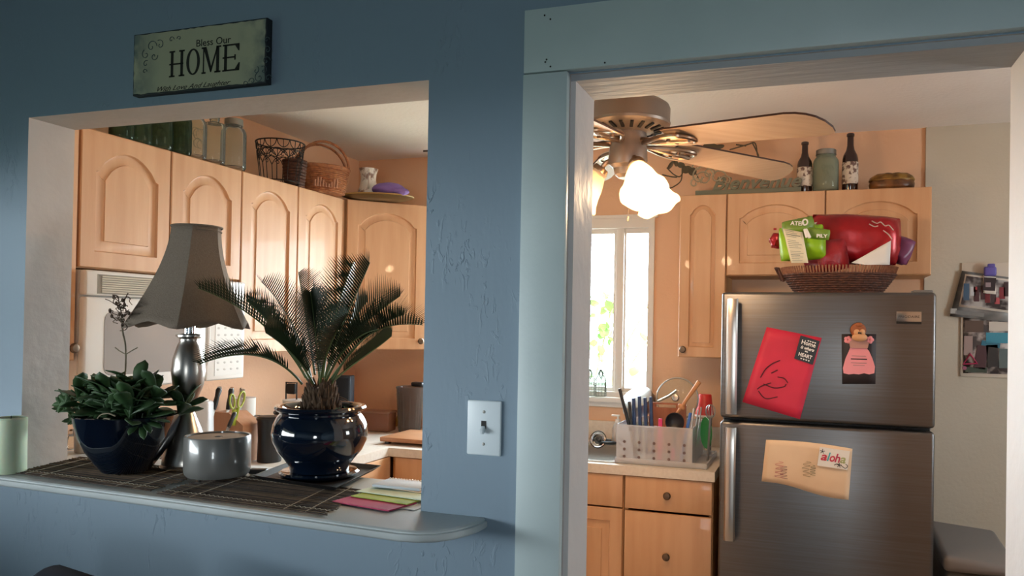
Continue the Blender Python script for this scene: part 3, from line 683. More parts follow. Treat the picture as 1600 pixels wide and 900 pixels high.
def microwave():
    r=thing('microwave','white over the range microwave behind the lamp','microwave',(-2.3,2.22,1.23)); x=-2.197; ya,yb=1.852,2.585; z0,z1=1.232,1.626
    b=MB(); b.bb(KW+.002,x-.03,ya,yb,z0,z1,bev=.004); b.build('body',K['whitep'],r)
    zv=z1-.082; yd=2.375
    v=MB(); v.bb(x-.03,x,ya,yb,zv,z1,bev=.008,seg=3); vv=v.build('vent_panel',K['whitep'],r)
    s=MB()
    for k in range(8): z=z1-.018-.0072*k; s.box((x+.0015,(1.90+2.32)/2,z),(.006,.40,.0036),rot=ry(R(25)))
    s.build('louvres',mat('ivory_louvre','#cfc5b4',.5),vv,smooth=False)
    s=MB()
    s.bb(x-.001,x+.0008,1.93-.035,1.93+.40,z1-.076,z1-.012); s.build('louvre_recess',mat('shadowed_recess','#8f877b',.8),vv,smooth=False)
    d=MB(); d.bb(x-.03,x,ya,yd,z0+.004,zv-.004,bev=.009,seg=3); dd=d.build('door',K['whitep'],r)
    # window with rounded corners
    yw0,yw1,zw0,zw1,rr=1.925,2.28,z0+.05,zv-.05,.03; P=[]
    for cy,cz,a in ((yw1-rr,zw1-rr,0),(yw0+rr,zw1-rr,PI/2),(yw0+rr,zw0+rr,PI),(yw1-rr,zw0+rr,1.5*PI)):
        for k in range(6): t=a+PI/2*k/5; P.append((cy+rr*math.cos(t),cz+rr*math.sin(t)))
    w=MB(); w.prism(P,.003,M(((0,0,1,x-.001),(1,0,0,0),(0,1,0,0),(0,0,0,1)))); w.build('window',K['mwglass'],dd,smooth=False)
    h=MB(); h.tube(spline([(x,2.345,zw0+.0),(x+.03,2.345,zw0+.03),(x+.034,2.345,(zw0+zw1)/2),(x+.03,2.345,zw1-.03),(x,2.345,zw1)],5),.009,8); h.build('handle',K['whitep'],dd)
    p=MB(); p.bb(x-.03,x,yd+.003,yb,z0+.004,zv-.004,bev=.006,seg=3); pp=p.build('control_panel',K['whitep'],r)
    q=MB(); q.bb(x-.001,x+.001,yd+.05,yb-.02,zv-.055,zv-.02); q.build('display',K['gasket'],pp,smooth=False)
    q=MB()
    for i in range(4):
        for j in range(7): q.ell((x+.0006,yd+.062+i*.036,z0+.045+j*.027),(.0015,.010,.006),u=10,v=6)
    q.build('buttons',mat('keypad_print','#b6b0a8',.6),pp)
    q=MB(); q.bb(x-.001,x+.0015,yd+.045,yb-.015,z0+.02,zv-.012); q.build('keypad',mat('keypad_membrane','#d6d1ca',.5),pp,smooth=False)
microwave()
# ------------------------------------------------------------ ceiling fan
def fan():
    cx,cy=-.557,2.385
    r=thing('ceiling_fan','champagne metal ceiling fan with wooden blades and lit glass shades','ceiling fan',(cx,cy,2.03))
    r.rotation_euler=(0,0,0)
    tilt=M.Rotation(R(1.3),4,V((.35,.94,0)))
    def bld(b,nm,m,par=None,**k):
        return b.build(nm,m,par or r,local=True,**k)
    b=MB(); b.tube([(0,0,.17),(0,0,.36)],.014,14); b.lathe([(0,.388),(.065,.388),(.062,.36),(.03,.335),(.014,.33),(0,.33)],n=28); bld(b,'downrod',K['bronze'])
    b=MB(tilt); b.lathe([(0,.192),(.022,.192),(.024,.178),(.05,.176),(.075,.168),(.105,.158),(.124,.146),(.129,.135),(.129,.095),(.131,.09),(.129,.082),(.118,.075),(.075,.062),(.05,.056),(0,.056)],n=48); bld(b,'motor_housing',K['bronze'])
    b=MB(tilt)
    for k in range(20):
        a=2*PI*k/20; b.box((.096*math.cos(a),.096*math.sin(a),.0665),(.034,.010,.006),rot=rz(a)@ry(R(-17)))
    bld(b,'vent_slots',K['gasket'])
    for k in range(3):
        a=k*2.1+.4; b=MB(tilt); b.lathe([(0,.175),(.004,.175),(.004,.155),(0,.155)],(.085*math.cos(a),.085*math.sin(a),0),8); bld(b,'screw',K['bronze'])
    b=MB(tilt); b.lathe([(0,.06),(.056,.06),(.058,.045),(.056,.02),(.06,.01),(.062,-.03),(.058,-.045),(.045,-.055),(.04,-.075),(.028,-.085),(0,-.086)],n=36); bld(b,'switch_housing',K['bronze'])
    for ang in (-27.6,44.4,116.4,188.4,260.4):
        Rm=tilt@M.Rotation(R(ang),4,'Z')@M.Rotation(R(3.6 if ang<0 else 2.5),4,'Y')
        # blade iron: a scrolled bracket
        bi=MB(Rm@M.Translation((0,0,.012)))
        n=20
        lo=[(.055,0),(.085,.012),(.12,.030),(.155,.046),(.195,.052),(.225,.045),(.24,.02),(.242,0)]
        P=lo+[(x,-y) for x,y in lo[::-1][1:-1]]
        sp=spline([(x,y,.012-.0*(x)) for x,y in P+[P[0]]],4)
        bi.tube(sp[:-1],.0075,8,closed=True); bi.tube([(.05,0,.02),(.12,0,.012),(.235,0,.006)],[.011,.009,.007],8)
        bi.box((.195,0,.012),(.085,.078,.006),bev=.002)
        for (x,y) in ((.175,.022),(.175,-.022),(.22,0)): bi.lathe([(0,-.004),(.006,-.003),(.006,.006),(0,.006)],(x,y,.004),10)
        bi2=bld(bi,'blade_iron',K['nickel'])
        th=R(-13); w0,w1=.056,.072; x0,x1=.165,.665; P=[(x0,-w0),(x0+.02,-w0-.004),(x1-.085,-w1),(x1-.055,-w1*.93),(x1-.03,-w1*.76),(x1-.012,-w1*.5),(x1,-w1*.1),(x1+.004,w1*.4),(x1-.002,w1*.8),(x1-.02,w1*.97),(x1-.04,w1),(x0+.02,w0+.004),(x0,w0)]
        B=MB(Rm@M.Translation((0,0,.03))@M.Rotation(th,4,'X')); t=.006; N=len(P)
        lo_=B.use(K['blade']).vs([(x,y,0) for x,y in P]); hi_=B.vs([(x,y,t) for x,y in P]); B._f(lo_); B._f(hi_); B.use(K['bladeedge'])
        for i in range(N): B._f([lo_[i],lo_[(i+1)%N],hi_[(i+1)%N],hi_[i]])
        bld(B,'blade',None,smooth=False)
    # light kit
    shade=[(.024,0),(.028,-.006),(.026,-.014),(.034,-.03),(.045,-.055),(.052,-.08),(.062,-.105),(.074,-.122)]
    for ang,lit in ((-58,1),(62,0),(182,0)):
        A=tilt@M.Rotation(R(ang),4,'Z')
        dirv=A.to_3x3()@V((math.sin(R(38)),0,-math.cos(R(38))))
        arm=MB(A); arm.tube(spline([(.04,0,-.035),(.062,0,-.03),(.078,0,-.042),(.084,0,-.056)],5),.008,10); arm.lathe([(0,.004),(.024,.002),(.029,-.012),(.027,-.02),(0,-.02)],(.084,0,-.05),20,ry(R(-38))); ar=bld(arm,'lamp_arm',K['nickel'])
        s=MB(A@M.Translation((.088,0,-.058))@M.Rotation(R(-38),4,'Y')); s.lathe(shade,n=32,wav=lambda j,f:-.004*(j/7)*math.cos(2*PI*f*6)); s_=bld(s,'lamp_shade',K['lampglass'],solid=.003)
        p=A@V((.088,0,-.058))+dirv*.062
        q=MB(M.Translation(p)@dirv.to_track_quat('Z','Y').to_matrix().to_4x4()); q.lathe([(0,.042),(.012,.038),(.022,.02),(.024,.005),(.016,-.02),(.012,-.045),(0,-.045)],n=16)
        bld(q,'bulb',K['bulb'] if lit else mat('bulb_glass','#e9dfce',.3,emit='#ffd9a0',estr=1.5),s_)
    ch=MB(tilt); ch.tube([(0,.03,-.08),(.0,.03,-.2)],.0012,5); ch.lathe([(0,0),(.004,-.004),(.004,-.018),(0,-.022)],(0,.03,-.2),8); bld(ch,'pull_chain',K['nickel'])
    return r,V((cx,cy,2.03))
FAN,FC=fan()
# ------------------------------------------------------------ things over the left cabinets
def jar(name,label,px,w,h,m,lid=None,neck=.72,x=None,group='glass jars on the cabinet tops',n=28,embossed=False,xx=None):
    """mason jar: base centre given"""
    p=px; r=thing(name,label,'jar',p,0,group); R_=w/2
    b=MB(); b.lathe([(0,.0),(R_*.9,0),(R_,.01),(R_,h*.70),(R_*.97,h*.76),(R_*.85,h*.82),(R_*neck,h*.855),(R_*neck,h*.99),(R_*neck-.004,h*.99),(R_*neck-.004,h*.86),(R_*.82,h*.81),(R_*.95,h*.7),(R_*.95,.012),(0,.008)],n=n)
    b.build('glass_body',m,r,local=True)
    for z in (.905,.94,.965):
        t=MB(); t.tube([(R_*neck*1.03*math.cos(k*PI/12),R_*neck*1.03*math.sin(k*PI/12),h*z) for k in range(24)],.0018,5,closed=True)
        if not lid: t.build('thread_ring',m,r,local=True)
        else: t.b.free()
    if lid:
        l=MB(); l.lathe([(0,h*1.02),(R_*neck*.98,h*1.02),(R_*neck*1.06,h*1.01),(R_*neck*1.06,h*.90),(R_*neck*1.1,h*.895),(R_*neck*1.06,h*.89),(R_*neck,h*.89)],n=n); l.build('lid',lid,r,local=True)
    if embossed:
        e=MB()
        for k,(a,z,rr) in enumerate(((-.35,.55,.012),(-.1,.5,.016),(.15,.5,.016),(-.1,.3,.014),(.15,.28,.012))):
            t=PI*1.5+a+embossed; c=V((R_*math.cos(t),R_*math.sin(t),h*z)); tv=V((-math.sin(t),math.cos(t),0)); e.tube(spline([c+tv*(rr*math.cos(s))+V((0,0,rr*1.3*math.sin(s*1.0))) for s in (0,1,2,3,4,5)],3),.0016,5)
        e.build('embossing',m,r,local=True)
    return r
def topjar(px,py,w,h,m,lab,lid=None,neck=.72,emb=False):
    p=at(px,py,Z=CT); d=V((p.x,p.y,0)).normalized(); c=p+d*(w/2+.01); c.z=CT+.001
    return jar('glass_jar',lab,c,w,h,m,lid,neck,embossed=emb)
topjar(364,262,.100,.205,K['glass'],'large clear glass jar with a metal rim, rightmost of the jars above the arched doors',K['zinc'],.68)
topjar(334,253,.084,.195,K['glass'],'clear bottle jar with a narrow neck left of the largest jar',None,.42)
topjar(306,245,.076,.178,K['glass'],'slim clear ridged jar left of the narrow necked jar',None,.7,True)
topjar(283,239,.072,.172,K['glassg'],'dark green glass jar with raised lettering left of the slim clear jar',None,.75,True)
topjar(248,230,.095,.18,K['glassg'],'wide aqua green glass jar with bright embossing under the opening head',None,.75,True)
topjar(217,222,.085,.18,K['glassg'],'olive green glass jar second from the left under the opening head',None,.75)
topjar(190,214,.08,.17,K['glassg'],'leftmost green glass jar half hidden under the opening head',None,.75)
def wire_basket():
    p=at(437,281,Z=CT); d=V((p.x,p.y,0)).normalized(); c=p+d*.095; c.z=CT
    r=thing('wire_basket','open black scrolled wire basket on the cabinet top','basket',c)
    h=.175; r0,r1=.082,.105
    def P(a,t,k=0): rr=r0+(r1-r0)*t+k; return V((rr*math.cos(a),rr*math.sin(a),.004+h*t))
    b=MB()
    for t in (1,): b.tube([P(k*PI/18,t) for k in range(36)],.0032,6,closed=True)
    b.build('rim',K['wire'],r,local=True)
    b=MB(); b.tube([P(k*PI/18,0) for k in range(36)],.0028,6,closed=True)
    for k in range(4): a=k*PI/4; b.tube([P(a,0),P(a+PI,0)],.002,5)
    b.build('base_ring',K['wire'],r,local=True)
    b=MB(); n=12
    for k in range(n):
        a=2*PI*k/n; da=2*PI/n
        b.tube([P(a,0),P(a,.35),P(a,.55)],.0019,5)
        b.tube(spline([P(a,.55),P(a+da*.35,.72),P(a+da,.78),P(a+da*1.6,.66)],4),.0019,5)
        b.tube(spline([P(a,.55),P(a-da*.35,.72),P(a-da,.78),P(a-da*1.6,.66)],4),.0019,5)
        b.tube(spline([P(a,1),P(a+da*.15,.87),P(a+da*.5,.8),P(a+da*.85,.87),P(a+da,1)],4),.0019,5)
        b.tube([P(a+da*.5,.8),P(a+da*.5,1)],.0017,5)
    for k in range(n):
        a=2*PI*(k+.5)/n; c0=P(a,.62); b.tube([c0+V((-math.sin(a),math.cos(a),0))*.011*math.cos(s)*(1-s/9)+V((0,0,.011*math.sin(s)*(1-s/9))) for s in [i*.6 for i in range(11)]],.0017,5)
    b.build('scrollwork',K['wire'],r,local=True)
wire_basket()
def small_dark_basket():
    c=at(462,286,Z=CT); d=V((c.x,c.y,0)).normalized(); c=c+d*.09; c.z=CT
    r=thing('tall_basket','small dark woven tub between wire basket and handled basket','basket',c+V((-.03,.03,0)))
    b=MB(); 
    for k in range(9): 
        t=k/8; rr=.04+.010*t; b.tube([(rr*math.cos(a*PI/12),rr*math.sin(a*PI/12),.005+.115*t) for a in range(24)],.0075,6,closed=True)
    b.build('woven_wall',K['wickerd'],r,local=True)
    b=MB(); b.lathe([(0,0),(.038,0),(.038,.006),(0,.006)],n=24); b.build('base',K['wickerd'],r,local=True)
small_dark_basket()
def handled_basket():
    p=at(503,297,Z=CT); d=V((p.x,p.y,0)).normalized(); c=p+d*.11; c.z=CT
    r=thing('handled_basket','honey wicker basket with a tall looped handle on the cabinet top','basket',c,.9)
    b=MB()
    for k in range(13):
        t=k/12; A,B=.105+.02*t,.075+.016*t
        b.tube([((A+.002*(-1)**(a+k))*math.cos(a*PI/20),(B+.002*(-1)**(a+k))*math.sin(a*PI/20),.006+.11*t) for a in range(40)],.0052,5,closed=True)
    b.build('woven_wall',K['wicker'],r,local=True)
    b=MB(); b.tube([(.127*math.cos(a*PI/20),.093*math.sin(a*PI/20),.122) for a in range(40)],.009,8,closed=True); b.build('rim',K['wicker'],r,local=True)
    b=MB(); b.lathe([(0,0),(.1,0),(.1,.005),(0,.005)],n=28,sc_=(1,.72)); b.build('base',K['wicker'],r,local=True)
    for s in(-1,1):
        b=MB(); P=[(.125*math.cos(t),s*.035*math.sin(t)**.5+s*.006,.11+.135*math.sin(t)) for t in [PI*i/16 for i in range(17)]]; b.tube(P,[.006]*17,6); b.build('handle',K['wicker'],r,local=True)
    b=MB()
    for k in range(9): b.tube([(-.06+k*.013,-.088-.002,.02),(-.06+k*.013,-.094,.05+.015*math.sin(k))],.005,5)
    b.build('fringe',mat('pale_fringe','#a8765a',.9),r,local=True)
handled_basket()
def corner_things():
    c=V((CX+.06,y4+.24,CT+.002)); c=at(590,308,Z=CT); d=V((c.x,c.y,0)).normalized(); c=c+d*.12; c.z=CT
    r=thing('oval_platter','dark olive rimmed oval platter lying on the corner cabinet','platter',c,R(20))
    b=MB(); b.lathe([(0,.004),(.07,.004),(.09,.012),(.115,.022),(.118,.019),(.092,.004),(.07,0),(0,0)],n=44,sc_=(1.55,1)); b.build('dish',mat('olive_glaze','#4d3a1e',.3),r,local=True)
    b=MB(); b.tube([(.117*1.55*math.cos(a*PI/22),.117*math.sin(a*PI/22),.021) for a in range(44)],.0035,6,closed=True); b.build('rim',mat('gold_rim','#9a7a3e',.4),r,local=True)
    # floral pitcher
    p=c+V((-.055,-.0,.009)); r=thing('floral_pitcher','white floral ceramic pitcher standing on the platter','pitcher',p,R(-55))
    b=MB(); b.lathe([(0,0),(.042,0),(.050,.012),(.052,.035),(.043,.07),(.037,.10),(.040,.13),(.048,.155),(.044,.155),(.036,.13),(.033,.1),(.04,.06),(.045,.02),(0,.01)],n=30); b.build('body',K['speck'],r,local=True)
    b=MB(); b.tube(spline([(.045,0,.14),(.075,0,.135),(.08,0,.10),(.068,0,.065),(.045,0,.05)],6),.0065,8); b.build('handle',K['speck'],r,local=True)
    p=c+V((.075,-.02,.02)); b=MB(); b.ell(p+V((0,0,.03)),(.085,.055,.035),rz(R(15)),u=24,v=14); b.ell(p+V((.05,.01,.018)),(.06,.045,.022),rz(R(-12)),u=20,v=10); b.ell(p+V((-.045,0,.035)),(.035,.03,.03),u=16,v=10)
    for v in b.b.verts: v.co+=v.co.normalized()*.006*noise.noise(v.co*45)
    tag(b.build('cloth_bag',K['purple']),'crumpled purple cloth bag lying on the platter','bag')
corner_things()
# ------------------------------------------------------------ things over the right cabinets
HB=hb+.001
def bottle(px,py,h,lab,x):
    p=at(px,py,Y=3.70); p.z=HB
    r=thing('beer_bottle',lab,'bottle',p,0,'brown bottles above the refrigerator'); R_=.034
    b=MB(); b.lathe([(0,0),(R_*.94,0),(R_,.006),(R_,h*.56),(R_*.9,h*.63),(R_*.55,h*.72),(R_*.42,h*.8),(R_*.40,h*.95),(R_*.46,h*.955),(R_*.46,h*.99),(R_*.36,h),(0,h)],n=28); b.build('glass_body',K['amber'],r,local=True)
    b=MB(); b.lathe([(R_+.0006,h*.13),(R_+.0012,h*.135),(R_+.0012,h*.5),(R_+.0006,h*.505)],n=28); b.build('label',mat('mottled_label','#cdbfae',.7,col2='#6b5148',scale=55,lo=.5,hi=.58),r,local=True)
    b=MB(); b.lathe([(R_*.47,h*.96),(R_*.5,h*.962),(R_*.5,h*1.0),(R_*.42,h*1.012),(0,h*1.012)],n=20); b.build('cap',K['amber'],r,local=True)
bottle(1257,292,.235,'brown beer bottle left of the aqua jar on the cabinet over the refrigerator',0)
bottle(1328,290,.262,'taller brown beer bottle right of the aqua jar on the cabinet over the refrigerator',0)
p=at(1290,291,Y=3.70); p.z=HB
jar('glass_jar','squat aqua glass jar with a zinc lid between two brown bottles',p,.112,.192,K['glassb'],K['zinc'],.74,group='glass jars on the cabinet tops',embossed=.2)
def tin():
    p=at(1393,291,Y=3.72); p.z=HB; r=thing('oval_trinket_box','oval amber and gold lidded box on the cabinet top','box',p)
    b=MB(); b.lathe([(0,0),(.082,0),(.092,.01),(.095,.03),(.09,.045),(0,.045)],n=36,sc_=(1,.7)); b.build('base',mat('amber_tortoise','#8a5a2c',.35,col2='#4b2a12',scale=18),r,local=True)
    b=MB(); b.lathe([(.094,.043),(.096,.05),(.09,.062),(.07,.074),(.04,.078),(0,.079)],n=36,sc_=(1,.7),wav=lambda j,f:.002*math.sin(2*PI*f*9)); b.build('lid',mat('gold_scroll','#a57f3a',.35,.4,col2='#5a3a18',scale=26),r,local=True)
tin()
def word_art():
    y=3.645; r=thing('word_sculpture','grey green Bienvenue word sculpture with scrolls standing on the cabinet','sign',(at(1150,295,Y=y).x,y,HB))
    x0,x1=at(1087,295,Y=y).x,at(1252,295,Y=y).x
    b=MB(); b.bb(x0,x1,y-.012,y+.012,HB,HB+.022,bev=.002); b.build('base_bar',K['art'],r)
    text('lettering','Bienvenue',.082,K['art'],r,((x0+x1)/2+.035,y+.004,HB+.026),(1,0,0),(0,0,1),shear=.35,ext=.006,bold=.0022,fit=.40)
    b=MB()
    def sp(cx,cz,rr,turns,d=1,ph=0,th=.0035):
        P=[(cx+d*rr*(1-t)*math.cos(ph+t*turns*2*PI),y-.008,cz+rr*(1-t)*math.sin(ph+t*turns*2*PI)) for t in [i/26 for i in range(25)]]; b.tube(P,th,6)
    A=at(1092,275,Y=y); 
    for px,py,rr,tu,d in ((1095,277,.062,1.1,1),(1100,280,.04,1.4,-1),(1108,272,.03,1.2,1),(1086,287,.03,1.2,1),(1090,262,.025,1.1,-1),(1122,278,.04,1.2,1),(1135,283,.03,1.1,-1)):
        p=at(px,py,Y=y); sp(p.x,p.z,rr,tu,d)
    b.build('scrollwork',K['artl'],r)
    # flower vine decor
    b=MB(); q=lambda x,yy,Y=y+.02: at(x,yy,Y=Y)
    r2=thing('metal_vine','dark wire vine with leaves hanging beside the word sculpture','wall decoration',q(1065,300))
    for P in ([(1042,262),(1052,272),(1062,276),(1067,268),(1066,258)],[(1066,262),(1064,282),(1052,292),(1044,296),(1041,312)],[(1035,273),(1048,276),(1058,277)],[(1066,258),(1074,262),(1086,270),(1092,280)],[(1140,234),(1168,226),(1180,224),(1186,248),(1205,250),(1214,262)],[(1176,224),(1180,232),(1185,246),(1168,244)],[(1214,262),(1218,272),(1205,280)],[(1150,226),(1166,228)]):
        b=MB(); b.tube(spline([q(*u) for u in P],5),.0032,6); b.build('wire_stem',K['olive'],r2)
    for (x,yy,w,h,a) in ((1043,300,.012,.032,.1),(1048,258,.01,.024,.6),(1064,258,.02,.014,.3),(1073,265,.024,.018,-.3),(1082,268,.02,.02,.5),(1056,254,.01,.02,-.2),(1110,228,.035,.013,.1),(1122,230,.03,.012,-.2)):
        l=MB(); l.ell(q(x,yy),(w,.003,h),ry(a),u=12,v=8); l.build('leaf',K['olive'],r2)
word_art()
def snack_basket():
    c=V((.105,3.33,FT+.004)); r=thing('wicker_tray_basket','oval dark wicker tray basket on top of the refrigerator','basket',c)
    a0,b0_,a1,b1_,h=.165,.10,.215,.15,.095
    def ring(t,w=0,n=64): A,B=a0+(a1-a0)*t,b0_+(b1_-b0_)*t; return [((A+w*(-1)**k)*math.cos(2*PI*k/n),(B+w*(-1)**k)*math.sin(2*PI*k/n),.008+h*.72*t) for k in range(n)]
    b=MB()
    for k in range(9): b.tube(ring(k/8*1.0,.003*(1 if k%2 else -1)),.0052,5,closed=True)
    b.build('woven_wall',K['wickerd'],r,local=True)
    b=MB(); b.lathe([(0,.0),(.168,.0),(.172,.008),(0,.008)],n=44,sc_=(1,.62)); b.build('base',K['wickerd'],r,local=True)
    b=MB(); n=110
    for k in range(n):
        a=2*PI*(k+.5)/n; rad=V((a1*math.cos(a),b1_*math.sin(a),.074)); o=V((math.cos(a),math.sin(a),0)); b.tube([rad-o*.004,rad+o*.008+V((0,0,.034))],.0048,4)
    f=b.build('reed_border',mat('brown_reeds','#7c4c36',.7,col2='#9a6a4c',scale=90),r,local=True)
    b=MB(); b.tube([(-a1-.004,0,.055),(-a1-.03,-.02,.108),(-a1-.018,-.03,.105),(-a1+.004,-.02,.05)],.006,6); b.build('handle',K['wickerd'],r,local=True)
    def pil(name,lab,cx,cy,cz,sx,sy,sz,rot,m,am=.012,fr=14,parent=None,seed=0):
        b=MB(); nu,nv=18,14
        for side in(1,-1):
            G=[]
            for j in range(nv+1):
                row=[]
                for i in range(nu+1):
                    u,v=i/nu*2-1,j/nv*2-1; th=((1-abs(u)**3)*(1-abs(v)**3))**.6
                    p=V((u*sx*(1-.06*v*v),side*sy*th,v*sz*(1-.08*u*u))); q=p*fr+V((seed,0,side)); p+=V((noise.noise(q),noise.noise(q+V((9,0,0))),noise.noise(q+V((0,9,0)))))*am*(.3+th); row.append(rot@p+V((cx,cy,cz)))
                G.append(b.vs(row))
            for j in range(nv):
                for i in range(nu): b._f([G[j][i],G[j][i+1],G[j+1][i+1],G[j+1][i]])
        bmesh.ops.remove_doubles(b.b,verts=b.b.verts[:],dist=.004)
        return b.build(name,m,parent,ang=70)
    # red foil bag lying, opening to the right with white lining
    r=thing('chip_bag','large glossy red foil snack bag lying in the basket','bag',(.17,3.35,1.70))
    pil('pouch','',.165,3.34,1.842,.175,.08,.102,ry(R(4)),K['redfoil'],.016,9,r,3)
    b=MB(); sheet(b,(at(1330,411,Y=3.2),at(1392,376,Y=3.2),at(1390,414,Y=3.22),at(1352,414,Y=3.19)),6,6,.006); b.build('white_lining',K['paper'],r,solid=.001)
    b=MB(); sheet(b,(at(1268,349,Y=3.30),at(1327,337,Y=3.32),at(1330,339,Y=3.32),at(1270,353,Y=3.30)),5,2,.004); b.build('sealed_seam',K['paper'],r,solid=.0015)
    sp_=mat('silver_print','#b9a7a0',.5)
    for P in ([(1362,345),(1370,349),(1376,347),(1383,353),(1389,352),(1396,360)],[(1358,350),(1366,354),(1372,353)],[(1380,360),(1388,366),(1394,374)]):
        b=MB(); b.tube(spline([at(x,y,Y=3.247) for x,y in P],4),.0022,5); b.build('silver_print',sp_,r)
    b=pil('purple_bag','',.335,3.36,1.80,.05,.03,.055,ry(R(20)),mat('plum_bag','#6a2f56',.4),.012,16,None,8); tag(b,'plum coloured bag corner poking out behind the red bag','bag')
    b=pil('snack_bag','',.055,3.245,1.765,.085,.025,.065,ry(R(-10)),mat('dark_red_bag','#8e1420',.35,bump=.4,bscale=20),.012,16,None,5); tag(b,'dark red packet in front of the large red bag','bag')
    b=MB(); b.ell(at(1214,377,Y=3.26),(.027,.025,.03),u=16,v=12)
    for v in b.b.verts: v.co+=V((noise.noise(v.co*60),noise.noise(v.co*60+V((5,0,0))),noise.noise(v.co*60+V((0,5,0)))))*.012
    b.box(at(1211,358,Y=3.26),(.012,.004,.008)); b.tube([at(1205,387,Y=3.26),at(1212,382,Y=3.26)],.002,5)
    tag(b.build('twisted_bag_end',K['redfoil'],ang=60),'crumpled dark red bag end at the left side of the basket','bag')
    # green bag
    r=thing('green_snack_bag','lime green folded snack bag held by a white clip in the basket','bag',at(1255,400,Y=3.2))
    g=at(1258,374,Y=3.2)
    pil('pouch','',g.x-.012,3.22,g.z-.012,.088,.038,.072,ry(R(-4)),K['greenb'],.012,16,r,1)
    pil('rolled_top','',at(1247,354,Y=3.2).x,3.19,at(1247,354,Y=3.2).z,.062,.022,.03,ry(R(-12)),K['dgreenb'],.008,20,r,2)
    pil('folded_flap','',at(1276,366,Y=3.2).x,3.175,at(1276,366,Y=3.2).z,.05,.014,.022,ry(R(8)),K['dgreenb'],.006,20,r,4)
    L=[at(1223,357,Y=3.155),at(1254,363,Y=3.155),at(1263,411,Y=3.155),at(1236,411,Y=3.155)]
    b=MB(); sheet(b,L,6,8,.004); lb=b.build('nutrition_label',mat('label_paper','#d8cdb0',.6),r,solid=.001)
    b=MB()
    for k in range(17):
        if k in(4,10): continue
        t=.05+.055*k; a=L[0].lerp(L[3],t); c=L[1].lerp(L[2],t); a,c=a.lerp(c,.1),a.lerp(c,.55+.35*((k*7)%5)/5); n=V((0,-.011,0)); b.tube([a+n,c+n],.0009 if k not in(2,13) else .0018,4)
    b.build('small_print',K['inkg'],lb)
    text('lettering','ATER',.022,K['white'],r,at(1246,352,Y=3.158),(1,0,-.08),(.08,0,1),ext=.0006,fit=.055,bold=.0006)
    text('lettering','PILY',.018,K['white'],r,at(1284,371,Y=3.15),(1,0,-.05),(0,0,1),ext=.0006,fit=.040,bold=.0006)
    b=MB(); a,c=at(1258,347,Y=3.145),at(1262,366,Y=3.14); b.tube([a+V((.009*math.cos(k*PI/8),0,.011*math.sin(k*PI/8))) for k in range(16)],.003,6,closed=True); b.box(c+V((0,0,.003)),(.012,.012,.04),rot=ry(R(-25)),bev=.003); b.box(c+V((-.008,0,.004)),(.010,.010,.036),rot=ry(R(-15)),bev=.003)
    tag(b.build('bag_clip',K['whitep']),'white plastic clip pinching the green bag','clip')
snack_basket()
